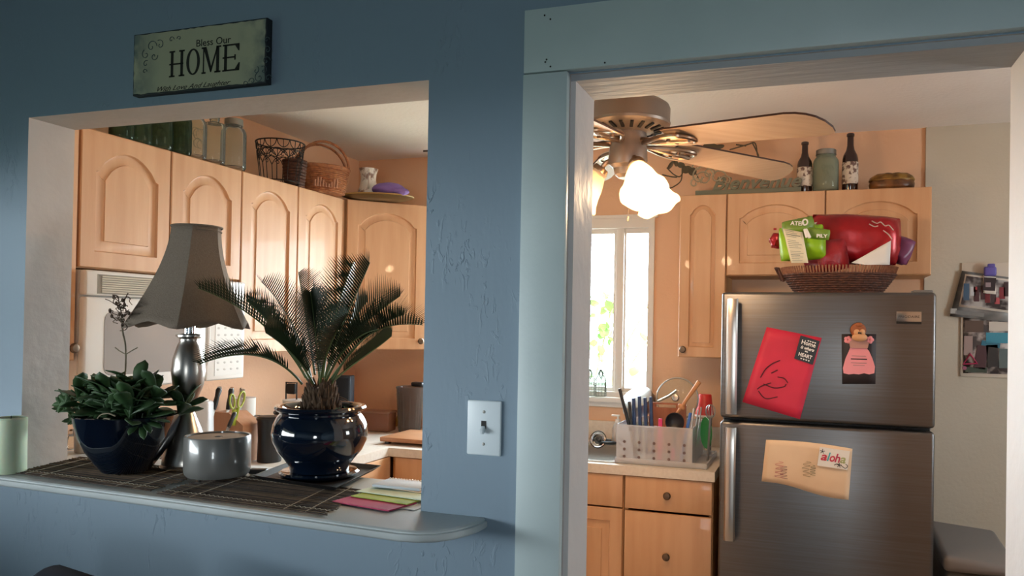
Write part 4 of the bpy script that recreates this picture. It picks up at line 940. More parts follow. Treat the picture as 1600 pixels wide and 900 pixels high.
# ------------------------------------------------------------ photos on the pantry wall
def photos():
    yb=BW-.012
    def q(x,y,d): return at(x,y,Y=yb-d)
    def people(b,pts,n,rr,cols):
        pass
    r=thing('pin_board','cream framed pin board hanging on the pantry wall','board',q(1545,500,.006))
    b=MB(); c0,c1=q(1502,411,0),q(1500,588,0); x0,x1=c0.x,.93; b.bb(x0,x1,yb-.008,yb,c1.z,c0.z,bev=.002); b.build('panel',mat('board_cream','#cfc6b8',.7),r)
    b=MB(); x0=q(1507,500,.01).x
    sheet(b,(q(1505,496,.009),q(1583,500,.009),q(1583,585,.009),q(1505,583,.009)),4,4,.001)
    r=thing('photo_collage','collage of party photographs on the lower half of the board','photo',q(1540,545,.01)); b.build('print',mat('collage_print','#4a4445',.5,col2='#b9b0ac',scale=16,lo=.45,hi=.58),r,solid=.001)
    def bl(par,x,y,w,h,col,dd=.0125,nm='printed_shape',a=0):
        o=MB(); p=q(x,y,dd); s=.0029; o.box(p,(w*s,.0006,h*s),rot=ry(R(a)),bev=0); o.build(nm,mat('print_'+col[1:],col,.5),par,smooth=False)
    for t in ((1522,510,26,18,'#5b4a42',0),(1560,510,26,14,'#c9c4bc',0),(1560,528,34,16,'#3a8ea8',0),(1548,538,26,8,'#2f6f86',10),(1533,558,16,36,'#4a2f36',8),(1551,556,16,34,'#2b2a2c',-5),(1568,560,12,30,'#5a6a6c',0),(1513,540,12,30,'#a08c88',0),(1525,578,30,8,'#3d4a40',0)):
        bl(r,t[0],t[1],t[2],t[3],t[4],a=t[5])
    o=MB(); P=[q(1516,553,.014),q(1505,569,.014),q(1527,568,.014)]; o.tube(P,.006,6,closed=True); o.build('printed_triangle',mat('print_pink','#b8325e',.5),r)
    o=MB(); o.lathe([(0,0),(.009,0),(.009,.001),(0,.001)],q(1507,575,.013),16,rx(PI/2)); o.build('sticker',mat('print_mauve','#a0607a',.6),r)
    def photo(nm,lab,pts,m,wob=.001,frame=None):
        r=thing(nm,lab,'photo',q(pts[0][0],pts[0][1],.012)); b=MB(); d=pts[4]
        sheet(b,[q(x,y,d) for x,y in pts[:4]],5,5,wob); b.build('print',m,r,solid=.001); return r
    r=photo('photo_print','grey landscape photo print tucked behind the group photo',[(1503,423),(1583,434),(1583,504),(1484,494),.016],mat('grey_print','#8d8f90',.4,col2='#3e4246',scale=6,lo=.4,hi=.62))
    bl(r,1490,486,9,8,'#b5b6b4',.0195); bl(r,1515,490,40,6,'#75787a',.0195,a=6)
    r=photo('photo_print','white bordered group photo of people in winter clothes',[(1508,428),(1583,437),(1583,490),(1498,479),.021],K['paper'])
    def inner(u,v): 
        a=V((1510,431)).lerp(V((1583,440)),u); c=V((1501,476)).lerp(V((1583,486)),u); return a.lerp(c,v)
    b=MB(); P=[inner(.0,.0),inner(1,0),inner(1,1),inner(0,1)]; sheet(b,[q(p.x,p.y,.0245) for p in P],5,5,.0004); b.build('picture',mat('snow_scene','#aaa8a8',.5,col2='#2c2226',scale=13,lo=.42,hi=.56),r)
    for (x,y,w,h,c) in ((1510,456,8,26,'#3a5a78'),(1520,455,7,14,'#c8ccd0'),(1526,462,7,18,'#4a2a30'),(1524,452,5,8,'#a03a40'),(1537,458,8,20,'#3a1c22'),(1543,466,7,14,'#6a1c26'),(1552,464,8,16,'#3a2a30'),(1558,470,7,10,'#b05058'),(1566,458,8,18,'#7a2430'),(1573,452,8,22,'#3a2428')):
        bl(r,x,y,w,h,c,.0262,'printed_person')
    r=photo('photo_print','small instant photo with a white base under the purple pin',[(1536,430),(1556,433),(1556,460),(1536,458),.029],K['paper']); bl(r,1546,444,17,20,'#2a1e24',.0325,'picture',4); bl(r,1544,445,7,7,'#9a8a90',.0335)
    b=MB(); p=q(1547,424,.035); b.box(p,(.05,.02,.042),bev=.008,seg=3); b.box(p+V((.004,-.004,.024)),(.03,.014,.02),bev=.005); b.tube([p,p+V((0,.034,0))],.003,6)
    tag(b.build('push_clip',K['purplep']),'chunky purple clip at the top of the photos','clip')
photos()
# ------------------------------------------------------------ grey bin
def bin_():
    x0,x1=.47,.72; y0,y1=3.10,3.52; h=.66
    r=thing('trash_bin','grey plastic bin with a sloping lid beside the refrigerator','bin',((x0+x1)/2,(y0+y1)/2,0))
    b=MB(); b.box(((x0+x1)/2,(y0+y1)/2,.3),(x1-x0-.02,y1-y0-.03,.6),bev=.03,seg=3); b.build('body',K['grey'],r)
    b=MB(); v=[(x0,y0),(x1,y0),(x1,y1),(x0,y1)]
    b.box(((x0+x1)/2,(y0+y1)/2,.632),(x1-x0,y1-y0,.06),bev=.02,seg=4)
    for q in b.b.verts:
        if q.co.z>.63: q.co.z+=.035*(q.co.y-y0)/(y1-y0)-.02*(q.co.x-x0)/(x1-x0)
    b.build('lid',mat('bin_lid_grey','#6f6b6a',.55),r)
bin_()
# ------------------------------------------------------------ counter by the sink
Z0=CN+.001
def rackstuff():
    # tray
    x0,x1=-.795,-.452; y0,y1=3.275,3.62
    r=thing('drain_tray','clear plastic drain tray under the dish basket','tray',((x0+x1)/2,(y0+y1)/2,Z0)); b=MB()
    b.bb(x0-.005,x1+.05,y0-.012,y1+.01,Z0,Z0+.006,bev=.002); b.build('floor_panel',K['plastic'],r)
    for a in ((x0-.005,x1+.05,y0-.012,y0-.006),(x0-.005,x1+.05,y1+.004,y1+.01),(x0-.005,x0+.001,y0-.012,y1+.01),(x1+.044,x1+.05,y0-.012,y1+.01)):
        b=MB(); b.bb(*a,Z0+.004,Z0+.024); b.build('rim',K['plastic'],r,smooth=False)
    r=thing('dish_basket','frosted plastic basket full of utensils beside the sink','dish rack',((x0+x1)/2,(y0+y1)/2,Z0+.007)); zt=Z0+.165
    def pan(p0,p1,nm):
        b=MB(); p0,p1=V(p0),V(p1); L=(p1-p0); n=6; d=V((-L.y,L.x,0)).normalized()*.0015
        b.quad((*p0.xy,Z0+.012),(*p1.xy,Z0+.012),(*p1.xy,zt),(*p0.xy,zt)); o=b.build(nm,K['plastic'],r,smooth=False,solid=.003)
    pan((x0,y0,0),(x1-.015,y0,0),'front_panel'); pan((x0,y1,0),(x1-.015,y1,0),'back_panel'); pan((x0,y0,0),(x0,y1,0),'side_panel'); pan((x1-.015,y0,0),(x1-.015,y1,0),'side_panel')
    b=MB(); b.tube([(x0,y0,zt),(x1-.015,y0,zt),(x1-.015,y1,zt),(x0,y1,zt)],.0035,6,closed=True); b.build('rim',K['plastic'],r)
    b=MB(); b.bb(x0,x1-.015,y0,y1,Z0+.01,Z0+.013); b.build('floor_grid',K['plastic'],r,smooth=False)
    b=MB()
    for i in range(5):
        for j in range(3):
            b.lathe([(0,0),(.0065,0),(.0065,.0012),(0,.0012)],(x0+.035+i*.065,y0-.002,Z0+.03+j*.032),12,rx(PI/2))
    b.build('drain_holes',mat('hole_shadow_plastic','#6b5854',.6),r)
    q=lambda x,y,Y: at(x,y,Y=Y)
    zi=Z0+.02
    def up(px,py,Y,w,d,m,nm,lab,tilt=0,cat='utensil',bz=None,grp=None,bev=.003):
        """flat handle standing in the basket; its top is seen at the pixel"""
        p=q(px,py,Y); top=p; bot=V((p.x+tilt,Y,zi)); b=MB(); D=(top-bot); L=D.length; rot=D.to_track_quat('Z','Y').to_matrix()
        b.box((top+bot)/2,(w,d,L),rot=rot,bev=min(bev,w*.4,d*.4)); o=b.build(nm,m); return tag(o,lab,cat,grp)
    up(968,607,3.36,.020,.012,K['black'],'knife','long black handled knife leaning at the left end of the dish basket',.085,'knife')
    up(983,627,3.34,.014,.012,K['black'],'knife','short black handled knife right of the long leaning knife',.03,'knife')
    # dark blue stack of handles
    for k,(px,py) in enumerate(((990,622),(999,619),(1008,621),(1017,620))):
        up(px,py,3.40+.01*k,.018,.014,K['dblue'],'utensil_handle','dark blue utensil handle in the row of four near the black knives',.012,'utensil',None,'dark blue handles in the dish basket')
    up(1032,654,3.30,.017,.01,K['pinkp'],'spatula','hot pink spatula in the middle of the dish basket',0,'spatula')
    up(1052,700,3.31,.016,.01,K['pinkp'],'measuring_spoon','small pink measuring spoon low in the dish basket',0,'spoon')
    up(1079,645,3.30,.016,.012,K['bluep'],'spatula','bright blue spatula right of the black ladle',-.04,'spatula')
    up(1084,638,3.33,.02,.006,K['paper'],'spoon','pale spoon beside the blue spatula',-.02,'spoon')
    for px,py,Y in ((1091,640,3.36),(1096,636,3.38)): up(px,py,Y,.012,.006,K['steel2'],'fork','steel fork handle at the right end of the dish basket',-.03,'fork',None,'steel forks in the dish basket')
    # black ladle
    r=thing('ladle','black round ladle bowl upright in the dish basket','ladle',(q(1055,660,3.33).x,3.33,zi)); c=q(1055,659,3.33)
    b=MB(); b.lathe([(0,-.012),(.02,-.010),(.036,.0),(.042,.012),(.039,.012),(.03,.003),(0,-.006)],c,24,rx(PI/2)); b.build('bowl',K['black'],r)
    b=MB(); b.box(((c.x),3.332,(c.z-.03+zi)/2),(.014,.008,c.z-.03-zi),bev=.002); b.build('handle',K['black'],r)
    # green bowl edge-on
    r=thing('green_plate','green plastic plate standing on edge at the right of the dish basket','plate',(q(1103,690,3.45).x,3.45,Z0+.012)); c=q(1106,668,3.42)
    b=MB(); b.lathe([(0,0),(.045,0),(.068,.01),(.07,.008),(.048,-.003),(0,-.003)],(c.x-.005,3.46,c.z-.028),36,rz(R(-62))@rx(PI/2)); b.build('dish',K['greenp'],r)
    # wooden caddy board
    r=thing('wooden_caddy','reddish wooden board with a slot handle standing in the dish basket','board',(q(1040,660,3.50).x,3.50,zi))
    A,B=q(1015,628,3.5),q(1072,634,3.5); zt2=A.z; b=MB(); x0_,x1_=A.x,B.x
    hx0,hx1,hz0,hz1=x0_+.03,x1_-.045,zt2-.022,zt2-.008
    for a in ((x0_,x1_,zi,hz0),(x0_,hx0,hz0,hz1),(hx1,x1_,hz0,hz1),(x0_,x1_,hz1,zt2)): b.bb(a[0],a[1],3.492,3.508,a[2],a[3])
    b.build('board',mat('red_brown_wood','#a5603c',.5,col2='#94532f',scale=5,stretch=(8,8,1)),r,smooth=False)
    # wooden spoon
    a,c=q(1066,634,3.44),q(1093,596,3.44); b=MB(); b.tube([a+(a-c)*1.2,a,c],[.006,.007,.011],8); b.ell(a+(a-c)*.05,(.018,.008,.012),ry(R(40)))
    tag(b.build('wooden_spoon',mat('light_wood','#c98a58',.5)),'wooden spatula handle leaning across the glass lid','spoon')
    # glass lid
    c=q(1058,623,3.545); rr=.096; r=thing('pot_lid','round glass pot lid standing upright behind the wooden board','lid',(c.x,3.56,c.z-rr))
    rot=rx(R(80)); b=MB(); b.lathe([(0,.02),(.03,.019),(.06,.014),(.085,.005),(rr,0)],c,48,rot); b.build('glass_dome',K['glass'],r,solid=.002)
    b=MB(); b.tube([c+rot@V((rr*math.cos(k*PI/24),rr*math.sin(k*PI/24),0)) for k in range(48)],.0036,8,closed=True); b.build('metal_rim',K['steel2'],r)
    b=MB(); b.lathe([(0,.06),(.014,.058),(.017,.045),(.008,.035),(.009,.02),(0,.02)],c,18,rot); b.build('knob',K['steel2'],r)
    # pan / colander behind, grey
    c=q(1000,632,3.60); r=thing('saucepan','steel saucepan upside down behind the dark blue handles','pan',(c.x,3.60,c.z-.09))
    rot=rx(R(38))@ry(R(-14)); b=MB(); b.lathe([(0,.05),(.06,.05),(.075,.045),(.085,.0),(.089,-.004),(.082,-.004),(.07,.04),(0,.044)],c,36,rot); b.build('bowl',K['steel2'],r)
    b=MB(); b.tube([c+rot@V((.08,0,0)),c+rot@V((.14,.03,.0)),c+rot@V((.18,.05,.01))],.006,8); b.build('handle',K['steel2'],r)
    # support plates under the pan so that it rests on something: tall stacked glasses
    b=MB(); b.lathe([(0,0),(.03,0),(.034,.004),(.038,.13),(.036,.13),(.032,.006),(0,.005)],(c.x+.02,3.56,Z0+.014),24); tag(b.build('drinking_glass',K['glass']),'clear tumbler standing at the back of the dish basket','glass')
    # mixing bits in front of lid: jar
    c=q(1047,607,3.60); b=MB(); b.lathe([(0,0),(.03,0),(.032,.01),(.03,.12),(.024,.13),(.024,.15),(0,.15)],(c.x-.01,3.585,Z0+.014),20); tag(b.build('spice_jar',K['glass']),'clear jar seen through the glass lid','jar')
    # red cup
    c=q(1101,643,3.68); r=thing('red_cup','upturned red plastic cup at the right end of the dish basket','cup',(c.x,3.68,Z0)); zz=c.z-.02
    b=MB(); b.lathe([(.042,0),(.044,.003),(.042,.008),(.031,.098),(.028,.102),(0,.102)],(c.x,3.68,zz),28); b.build('cup_wall',K['redp'],r)
    b=MB(); b.lathe([(.0425,-.004),(.0455,-.002),(.0455,.005),(.0425,.006)],(c.x,3.68,zz),28); b.build('pale_rim',K['paper'],r)
    b=MB(); b.lathe([(0,0),(.03,0),(.033,.005),(.036,zz-Z0-.006),(.033,zz-Z0-.006),(0,.01)],(c.x,3.68,Z0),24); tag(b.build('drinking_glass',K['glass']),'clear tumbler carrying the upturned red cup','glass')
    # whisk of wire right of it
    r=thing('wire_whisk','dark wire whisk leaning right of the red cup','whisk',q(1110,690,3.36)); b=MB(); c=q(1110,650,3.36)
    for k in range(5):
        a=k*PI/5; b.tube([c+V((.022*math.cos(a)*math.sin(t),.022*math.sin(a)*math.sin(t),-.03*math.cos(t)+.02)) for t in [2*PI*i/14 for i in range(14)]],.0013,4,closed=True)
    b.build('wire_loops',K['steel2'],r); b=MB(); b.tube([c+V((0,0,-.01)),V((c.x-.01,c.y,Z0+.02))],.005,8); b.build('handle',K['steel2'],r)
    # sink side: strainer
    c=q(935,687,3.60); r=thing('sink_strainer','round steel sink strainer propped on the far sink edge','strainer',(c.x,3.6,c.z-.035))
    rot=rx(R(72)); c=V((c.x,3.78,0)); c=at(935,687,Y=3.74)
    b=MB(); b.lathe([(0,.0),(.022,.0),(.026,.006),(.036,.010),(.040,.009),(.040,.005),(.028,0),(.02,-.004),(0,-.004)],c,32,rot); b.build('dish',K['chrome'],r)
    b=MB(); b.lathe([(0,0),(.006,0),(.005,.016),(.009,.02),(0,.024)],c,14,rot); b.build('knob',K['black'],r)
    b=MB(); b.tube([c+rot@V((.041*math.cos(k*PI/16),.041*math.sin(k*PI/16),.007)) for k in range(32)],.003,6,closed=True); b.build('rubber_ring',K['black'],r)
    c=at(952,695,Y=3.735); c.z=CN+.014; b=MB(); b.ell(c,(.045,.02,.009),rz(.15),u=20,v=8); b.box(c+V((-.004,0,.010)),(.03,.014,.016),bev=.004)
    tag(b.build('sink_stopper',K['black'],ang=60),'black rubber sink stopper beside the round strainer','stopper')
    # soap bottle
    c=at(965,700,Y=3.80); c.z=CN+.001; r=thing('soap_bottle','clear soap bottle with a white cap behind the sink','bottle',c)
    b=MB(); b.lathe([(0,0),(.026,0),(.029,.006),(.028,.08),(.018,.1),(.012,.108),(0,.108)],n=24); b.build('body',K['plastic'],r,local=True)
    b=MB(); b.lathe([(0,.108),(.014,.108),(.014,.122),(.006,.124),(.005,.14),(0,.14)],n=16); b.box((-.012,0,.142),(.045,.012,.01),bev=.004); b.build('pump',K['whitep'],r,local=True)
    # faucet
    r=thing('faucet','low chrome faucet on the back of the sink','faucet',(-1.21,3.79,CN)); b=MB(); b.bb(-1.33,-1.09,3.775,3.82,CN,CN+.02,bev=.006); b.tube(spline([(-1.21,3.80,CN+.02),(-1.21,3.80,CN+.16),(-1.21,3.72,CN+.21),(-1.21,3.62,CN+.17)],6),.011,12); b.build('spout',K['chrome'],r)
    for s in(-1,1): b=MB(); b.lathe([(0,.02),(.018,.02),(.015,.05),(.02,.06),(0,.066)],(-1.21+s*.1,3.797,CN),16); b.build('tap_handle',K['chrome'],r)
    # things on the window sill
    for i,(px,lab) in enumerate(((921,'small glass bottle in a wire checked sleeve at the left on the window sill'),(938,'small glass bottle in a wire checked sleeve right of its twin on the window sill'))):
        c=at(px,621,Y=3.875); c.z=WZ0+.005; r=thing('sleeved_bottle',lab,'bottle',c,0,'sleeved bottles on the window sill'); b=MB(); b.lathe([(0,0),(.028,0),(.03,.004),(.03,.09),(.022,.105),(.014,.115),(.014,.15),(0,.15)],n=22); b.build('glass_body',K['glass'],r,local=True)
        b=MB(); 
        for z in (.006,.02,.034,.048,.062,.07): b.tube([(.0312*math.cos(k*PI/12),.0312*math.sin(k*PI/12),z) for k in range(24)],.0013,4,closed=True)
        for k in range(12): a=k*PI/6; b.tube([(.0312*math.cos(a),.0312*math.sin(a),.004),(.0312*math.cos(a),.0312*math.sin(a),.07)],.0013,4)
        b.build('wire_sleeve',K['zinc'],r,local=True); b=MB(); b.tube([(0,0,.14),(.012,0,.12),(.004,0,.09),(-.008,0,.12),(0,0,.14)],.004,6); b.build('tag',K['black'],r,local=True)
rackstuff()
# ------------------------------------------------------------ left counter things
def counter_things():
    # knife block
    p=at(352,650,X=-2.30); p=V((-2.30,2.675,Z0)); r=thing('knife_block','light wooden knife block full of knives beneath the microwave corner','knife block',p)
    def prof(w): pass
    b=MB(); P=[(-.09,0),(.05,0),(.085,.12),(-.03,.19),(-.11,.10)]   # side profile in x,z
    P=[(-.07,0),(.07,0),(.075,.155),(.0,.205),(-.085,.205)]
    b.prism([(x,z) for x,z in P],.11,M.Translation((0,.055,0))@M.Rotation(PI/2,4,'X')); b.build('block',K['blockw'],r,local=True,smooth=False)
    q=lambda x,y,X: at(x,y,X=X)-p
    def handle(nm,a,c,w,m,par=r):
        b=MB(); D=c-a; rot=D.to_track_quat('Z','Y').to_matrix(); b.tube([a,a.lerp(c,.3),a.lerp(c,.6),a.lerp(c,.9),c],[w*.8,w,w*.8,w*1.1,w*.9],10); o=b.build(nm,m,par,local=True); return o
    def knife(ax,ay,cx,cy,X,w,lab,m=K['black']):
        rr=thing('knife',lab,'knife',at(ax,ay,X=X)); a,c=at(ax,ay,X=X),at(cx,cy,X=X); b=MB(); b.tube([a,a.lerp(c,.3),a.lerp(c,.6),a.lerp(c,.88),c],[w*.8,w,w*.85,w*1.15,w*.8],10); b.build('handle',m,rr)
        b=MB(); b.ell(c,(w*.9,w*.9,w*.6),u=10,v=6); b.build('bolster_cap',K['chrome'],rr)
        b=MB(); d=(a-c).normalized(); b.box(a+d*.05,(.003,.016,.10),rot=(-d).to_track_quat('Z','Y').to_matrix()); b.build('blade',K['steel2'],rr)
    knife(334,640,343,606,-2.27,.0105,'curved black handled knife at the left of the knife block')
    knife(356,640,362,607,-2.33,.0105,'black handled knife behind the green scissors')
    knife(357,668,367,645,-2.235,.009,'lowest black handled knife slanting out of the block front')
    knife(375,636,376,607,-2.36,.006,'thin steel rod with a round end in the knife block',K['chrome'])
    r=thing('scissors','lime green handled kitchen scissors standing in the knife block','scissors',at(368,650,X=-2.28))
    for cx,cy,w,h,a in ((363,627,.0135,.03,.15),(377,624,.017,.034,-.35)):
        c=at(cx,cy,X=-2.26); b=MB(); pts=[c+ry(0)@(rx(a)@V((0,w*math.cos(t),h*math.sin(t)))) for t in [k*PI/9 for k in range(18)]]; b.tube(pts,.0042,6,closed=True); b.build('handle_loop',K['lime'],r)
    b=MB(); a,c=at(366,640,X=-2.26),at(364,664,X=-2.27); b.tube([a,c],[.008,.011],8); b.tube([at(372,637,X=-2.26),at(366,662,X=-2.27)],.007,8); b.build('shank',K['lime'],r)
    # white paper towel roll behind the block
    c=at(379,650,X=-2.42); c.z=Z0; r=thing('paper_towel_roll','white paper towel roll standing behind the knife block','paper towel',c)
    b=MB(); b.lathe([(0,.0),(.055,.0),(.055,.245),(.02,.245),(.018,.24),(0,.24)],n=32); b.build('roll',K['paper'],r,local=True)
    b=MB(); b.lathe([(0,.24),(.006,.24),(.006,.27),(.01,.28),(0,.285)],n=12); b.build('holder_rod',K['steel2'],r,local=True)
    # toaster grey with black lever
    c=V((-2.375,2.845,Z0)); r=thing('toaster','silver grey toaster with a black lever between the knife block and black canister','toaster',c)
    b=MB(); b.box((0,0,.085),(.20,.13,.16),bev=.03,seg=4); b.build('housing',K['steel2'],r,local=True)
    b=MB(); b.bb(-.08,.08,-.03,-.012,.158,.1665); b.bb(-.08,.08,.012,.03,.158,.1665); b.build('slots',K['black'],r,local=True,smooth=False)
    b=MB(); b.box((.11,-.02,.12),(.03,.03,.014),bev=.004); b.build('lever',K['black'],r,local=True)
    b=MB(); b.box((0,0,.006),(.19,.12,.014),bev=.004); b.build('base',K['black'],r,local=True)
    b=MB(); b.tube(spline([(-.02,-.066,.155),(.05,-.085,.13),(.07,-.09,.05),(.09,-.10,.004),(.14,-.08,.004)],6),.0028,6); b.build('cord',K['black'],r,local=True)
    # black canisters
    for px,X,hh_,w,lab in ((421,-2.16,.19,.052,'dark canister nearest the grey pot on the counter'),(447,-2.22,.195,.055,'dark canister behind its twin on the counter')):
        c=at(px,700,X=X); c.z=Z0; c.x=X; r=thing('black_canister',lab,'canister',c,0,'dark canisters on the left counter')
        b=MB(); b.lathe([(0,0),(w*.92,0),(w*.95,.008),(w*.9,hh_*.5),(w*.97,hh_*.9),(w,hh_*.92),(0,hh_*.93)],n=28,sc_=(1.0,1.0)); b.build('body',mat('charcoal_ceramic','#0e0d10',.35),r,local=True)
        b=MB(); b.lathe([(w*1.04,hh_*.92),(w*1.05,hh_*.96),(w*.9,hh_),(0,hh_*1.01)],n=28); b.build('lid',K['black'],r,local=True)
    # blue tub
    c=V((-2.34,at(463,640,X=-2.34).y,Z0)); r=thing('blue_canister','bright blue tub half hidden by the palm trunk','canister',c)
    b=MB(); b.lathe([(0,0),(.055,0),(.06,.19),(.062,.2),(0,.2)],n=28); b.build('body',mat('cobalt','#1f3fae',.4),r,local=True)
    b=MB(); b.lathe([(0,.2),(.063,.2),(.064,.215),(0,.22)],n=28); b.build('lid',K['whitep'],r,local=True)
    b=MB(); b.tube([(-.03,-.04,.22),(-.03,-.04,.30),(.03,-.04,.30),(.03,-.04,.22)],.004,6); b.box((0,-.04,.27),(.045,.02,.05),bev=.006); b.build('clamp_top',K['gasket'],r,local=True)
    # tall dark speaker
    c=V((-2.33,at(535,640,X=-2.33).y,Z0)); r=thing('speaker','tall dark blue grey speaker box in the kitchen corner','speaker',c,R(20))
    b=MB(); b.box((0,0,.155),(.10,.10,.31),bev=.006); b.build('cabinet',mat('slate_box','#27303a',.5),r,local=True)
    b=MB(); b.box((0,-.052,.16),(.085,.004,.28),bev=.001); b.build('grille',mat('grille_cloth','#1c2228',.9),r,local=True)
    # egg timer round white
    c=at(529,617,X=-2.12); b=MB(); c.z=Z0; r=thing('white_kettle','small white kettle seen between palm trunk and speaker','kettle',c); b.lathe([(0,0),(.06,0),(.066,.02),(.06,.11),(.04,.165),(.02,.18),(.012,.195),(0,.2)],n=28); b.build('body',K['whitep'],r,local=True)
    b=MB(); b.tube(spline([(.03,.0,.16),(.06,.0,.21),(0,0,.235),(-.06,0,.21),(-.03,0,.16)],5),.005,8); b.build('handle',K['black'],r,local=True)
    # glass box, bananas, blender, board
    c=at(590,682,Y=3.70); c.z=Z0; r=thing('glass_butter_box','low pinkish glass box on the far counter','box',c,.1)
    b=MB(); b.box((0,0,.05),(.17,.10,.098),bev=.006); b.build('case',glassy('rosy_glass','#d8b8a4',.45,dark='#c09078'),r,local=True)
    b=MB(); b.box((0,0,.104),(.18,.11,.012),bev=.004); b.build('lid',glassy('rosy_lid','#d8b8a4',.5,dark='#c79c84'),r,local=True)
    c=at(616,666,Y=3.80); c.z=Z0; g_='bananas in the bunch'
    for k in range(3):
        b=MB(); P=[c+V((.02*k-.02+.055*math.sin(t)*1.0,-.01*k,.02+.075*(1-math.cos(t))+.004*k)) for t in [i*.22 for i in range(9)]]; b.tube(P,[.006,.012,.016,.017,.017,.016,.014,.009,.004],8)
        tag(b.build('banana',K['yellow']),'ripe banana in the small bunch left of the glass pitcher','banana',g_)
    c=at(640,660,Y=3.72); c.z=Z0; r=thing('glass_pitcher','tall clear fluted glass pitcher on the far counter beside the wall edge','pitcher',c)
    n=32
    b=MB(); b.lathe([(0,0),(.055,0),(.06,.01),(.066,.12),(.074,.235),(.078,.245),(.074,.247),(.070,.235),(.062,.12),(.055,.014),(0,.012)],n=n); b.build('glass_body',glassy('smoky_glass','#cfc4bb',.22,dark='#8d7f78'),r,local=True)
    b=MB()
    for k in range(12):
        a=k*PI/6; b.tube([(.061*math.cos(a),.061*math.sin(a),.02),(.0665*math.cos(a),.0665*math.sin(a),.12),(.073*math.cos(a),.073*math.sin(a),.21)],.0028,5)
    b.build('fluting',K['glass'],r,local=True)
    b=MB(); b.box((.05,0,.262),(.07,.05,.024),bev=.008); b.build('lid',K['black'],r,local=True)
    b=MB(); p0=at(608,694,Z=CN+.03); 
    x0=-1.93; r=thing('cutting_board','thick reddish wooden cutting board on the far counter','cutting board',(-1.75,3.40,Z0)); b.bb(-1.99,-1.62,3.30,3.60,Z0+.012,Z0+.034,bev=.005); b.build('board',K['board'],r)
    for x in(-1.96,-1.65):
        for y in(3.33,3.57): b=MB(); b.bb(x-.012,x+.012,y-.012,y+.012,Z0,Z0+.013); b.build('foot',K['black'],r)
    b=MB(); c=V((-2.02,2.79,Z0)); b.ell(c+V((0,0,.006)),(.045,.02,.006),rz(.5),u=20,v=8); b.tube([c+V((.0,0,.006)),c+V((.07,.06,.006))],.004,6); tag(b.build('spoon_rest',K['chrome']),'shiny spoon lying on the counter beside the dark canister','spoon')
    # bright canister on the stove
    c=V((-2.24,2.42,CN+.018)); c.y=at(317,650,X=-2.24).y; r=thing('enamel_canister','glossy white enamel box on the stove behind the lamp','canister',c,R(25))
    b=MB(); zt=at(317,626,X=-2.24).z-c.z; b.box((0,0,zt/2),(.075,.075,zt),bev=.012,seg=3,taper=.86); b.build('body',mat('white_enamel','#e8ecf0',.15,coat=.6),r,local=True)
    b=MB(); b.lathe([(0,zt-.004),(.02,zt-.002),(.02,zt+.004),(0,zt+.005)],n=16); b.build('cap',K['whitep'],r,local=True)
counter_things()
# ------------------------------------------------------------ serving ledge things
ZL=ZS+.0008
def placemats():
    def mat_(lab,P,n,seed,dirv=None):
        rr=random.Random(seed); r=thing('woven_placemat',lab,'placemat',(sum(p[0] for p in P)/4,sum(p[1] for p in P)/4,ZL),0,'woven bark placemats on the ledge')
        b=MB(); A,B,C,D=[V((p[0],p[1],0)) for p in P]   # A-B back edge left-right ; D-C front edge
        for i in range(n):
            t=(i+.5)/n; p=D.lerp(A,t); q=C.lerp(B,t); L=(q-p); e0,e1=rr.uniform(-.006,.006),rr.uniform(-.01,.01); w=(A-D).length/n*.46
            m=[K['mat'],mat_dark,mat_mid][rr.choice((0,0,1,2,2))]; b.use(m)
            pts=[p+L.normalized()*e0,p+L*.33+V((0,rr.uniform(-.001,.001),.0)),p+L*.66,q+L.normalized()*e1]; z=.0022+rr.uniform(0,.0012)
            b.tube([(v.x,v.y,ZL+z) for v in pts],[w*.4,w*.5,w*.5,w*.4] if w<.005 else [.0022]*4,5)
        b.build('reeds',None,r,ang=60)
        th=MB()
        for f in (.1,.22,.78,.9):
            p,q=D.lerp(C,f),A.lerp(B,f); k=40
            th.tube([(p.lerp(q,i/k).x+.0015*(-1)**i,p.lerp(q,i/k).y,ZL+.0055+.0005*(-1)**i) for i in range(k+1)],.0009,4)
        for f in (.13,.87):
            p,q=D.lerp(A,f),C.lerp(B,f); k=70
            th.tube([(p.lerp(q,i/k).x,p.lerp(q,i/k).y+.002*(-1)**i,ZL+.0055+.0006*(-1)**i) for i in range(k+1)],.0008,4)
        th.build('weave_threads',K['matlight'],r)
    global mat_dark,mat_mid
    mat_dark=mat('dark_reed','#231a15',.8,col2='#2e221b',scale=30); mat_mid=mat('tan_reed','#6b5540',.8,col2='#57452f',scale=30)
    mat_('brown and black woven reed placemat under the blue succulent bowl',[(-2.13,1.79),(-1.60,1.76),(-1.56,1.502),(-2.07,1.535)],44,1)
    mat_('brown and black woven reed placemat under the square black tray',[(-1.56,1.75),(-1.07,1.72),(-1.02,1.462),(-1.52,1.485)],44,2)
placemats()
ZM_=ZL+.0062
def candle():
    c=V((-2.098,1.548,ZL)); r=thing('pillar_candle','thick pale green pillar candle at the left end of the ledge','candle',c); R_=.0395
    H=at(28,655,Y=1.53).z-ZS
    b=MB(); b.lathe([(0,0),(R_,0),(R_+.0008,.004),(R_,H*.5),(R_,H-.004),(R_-.003,H),(R_-.006,H-.002),(R_-.01,H-.006),(0,H-.008)],n=36); b.build('wax',K['waxg'],r,local=True)
    b=MB(); b.tube([(0,0,H-.008),(.001,0,H+.004)],.0012,5); b.build('wick',K['ink'],r,local=True)
candle()
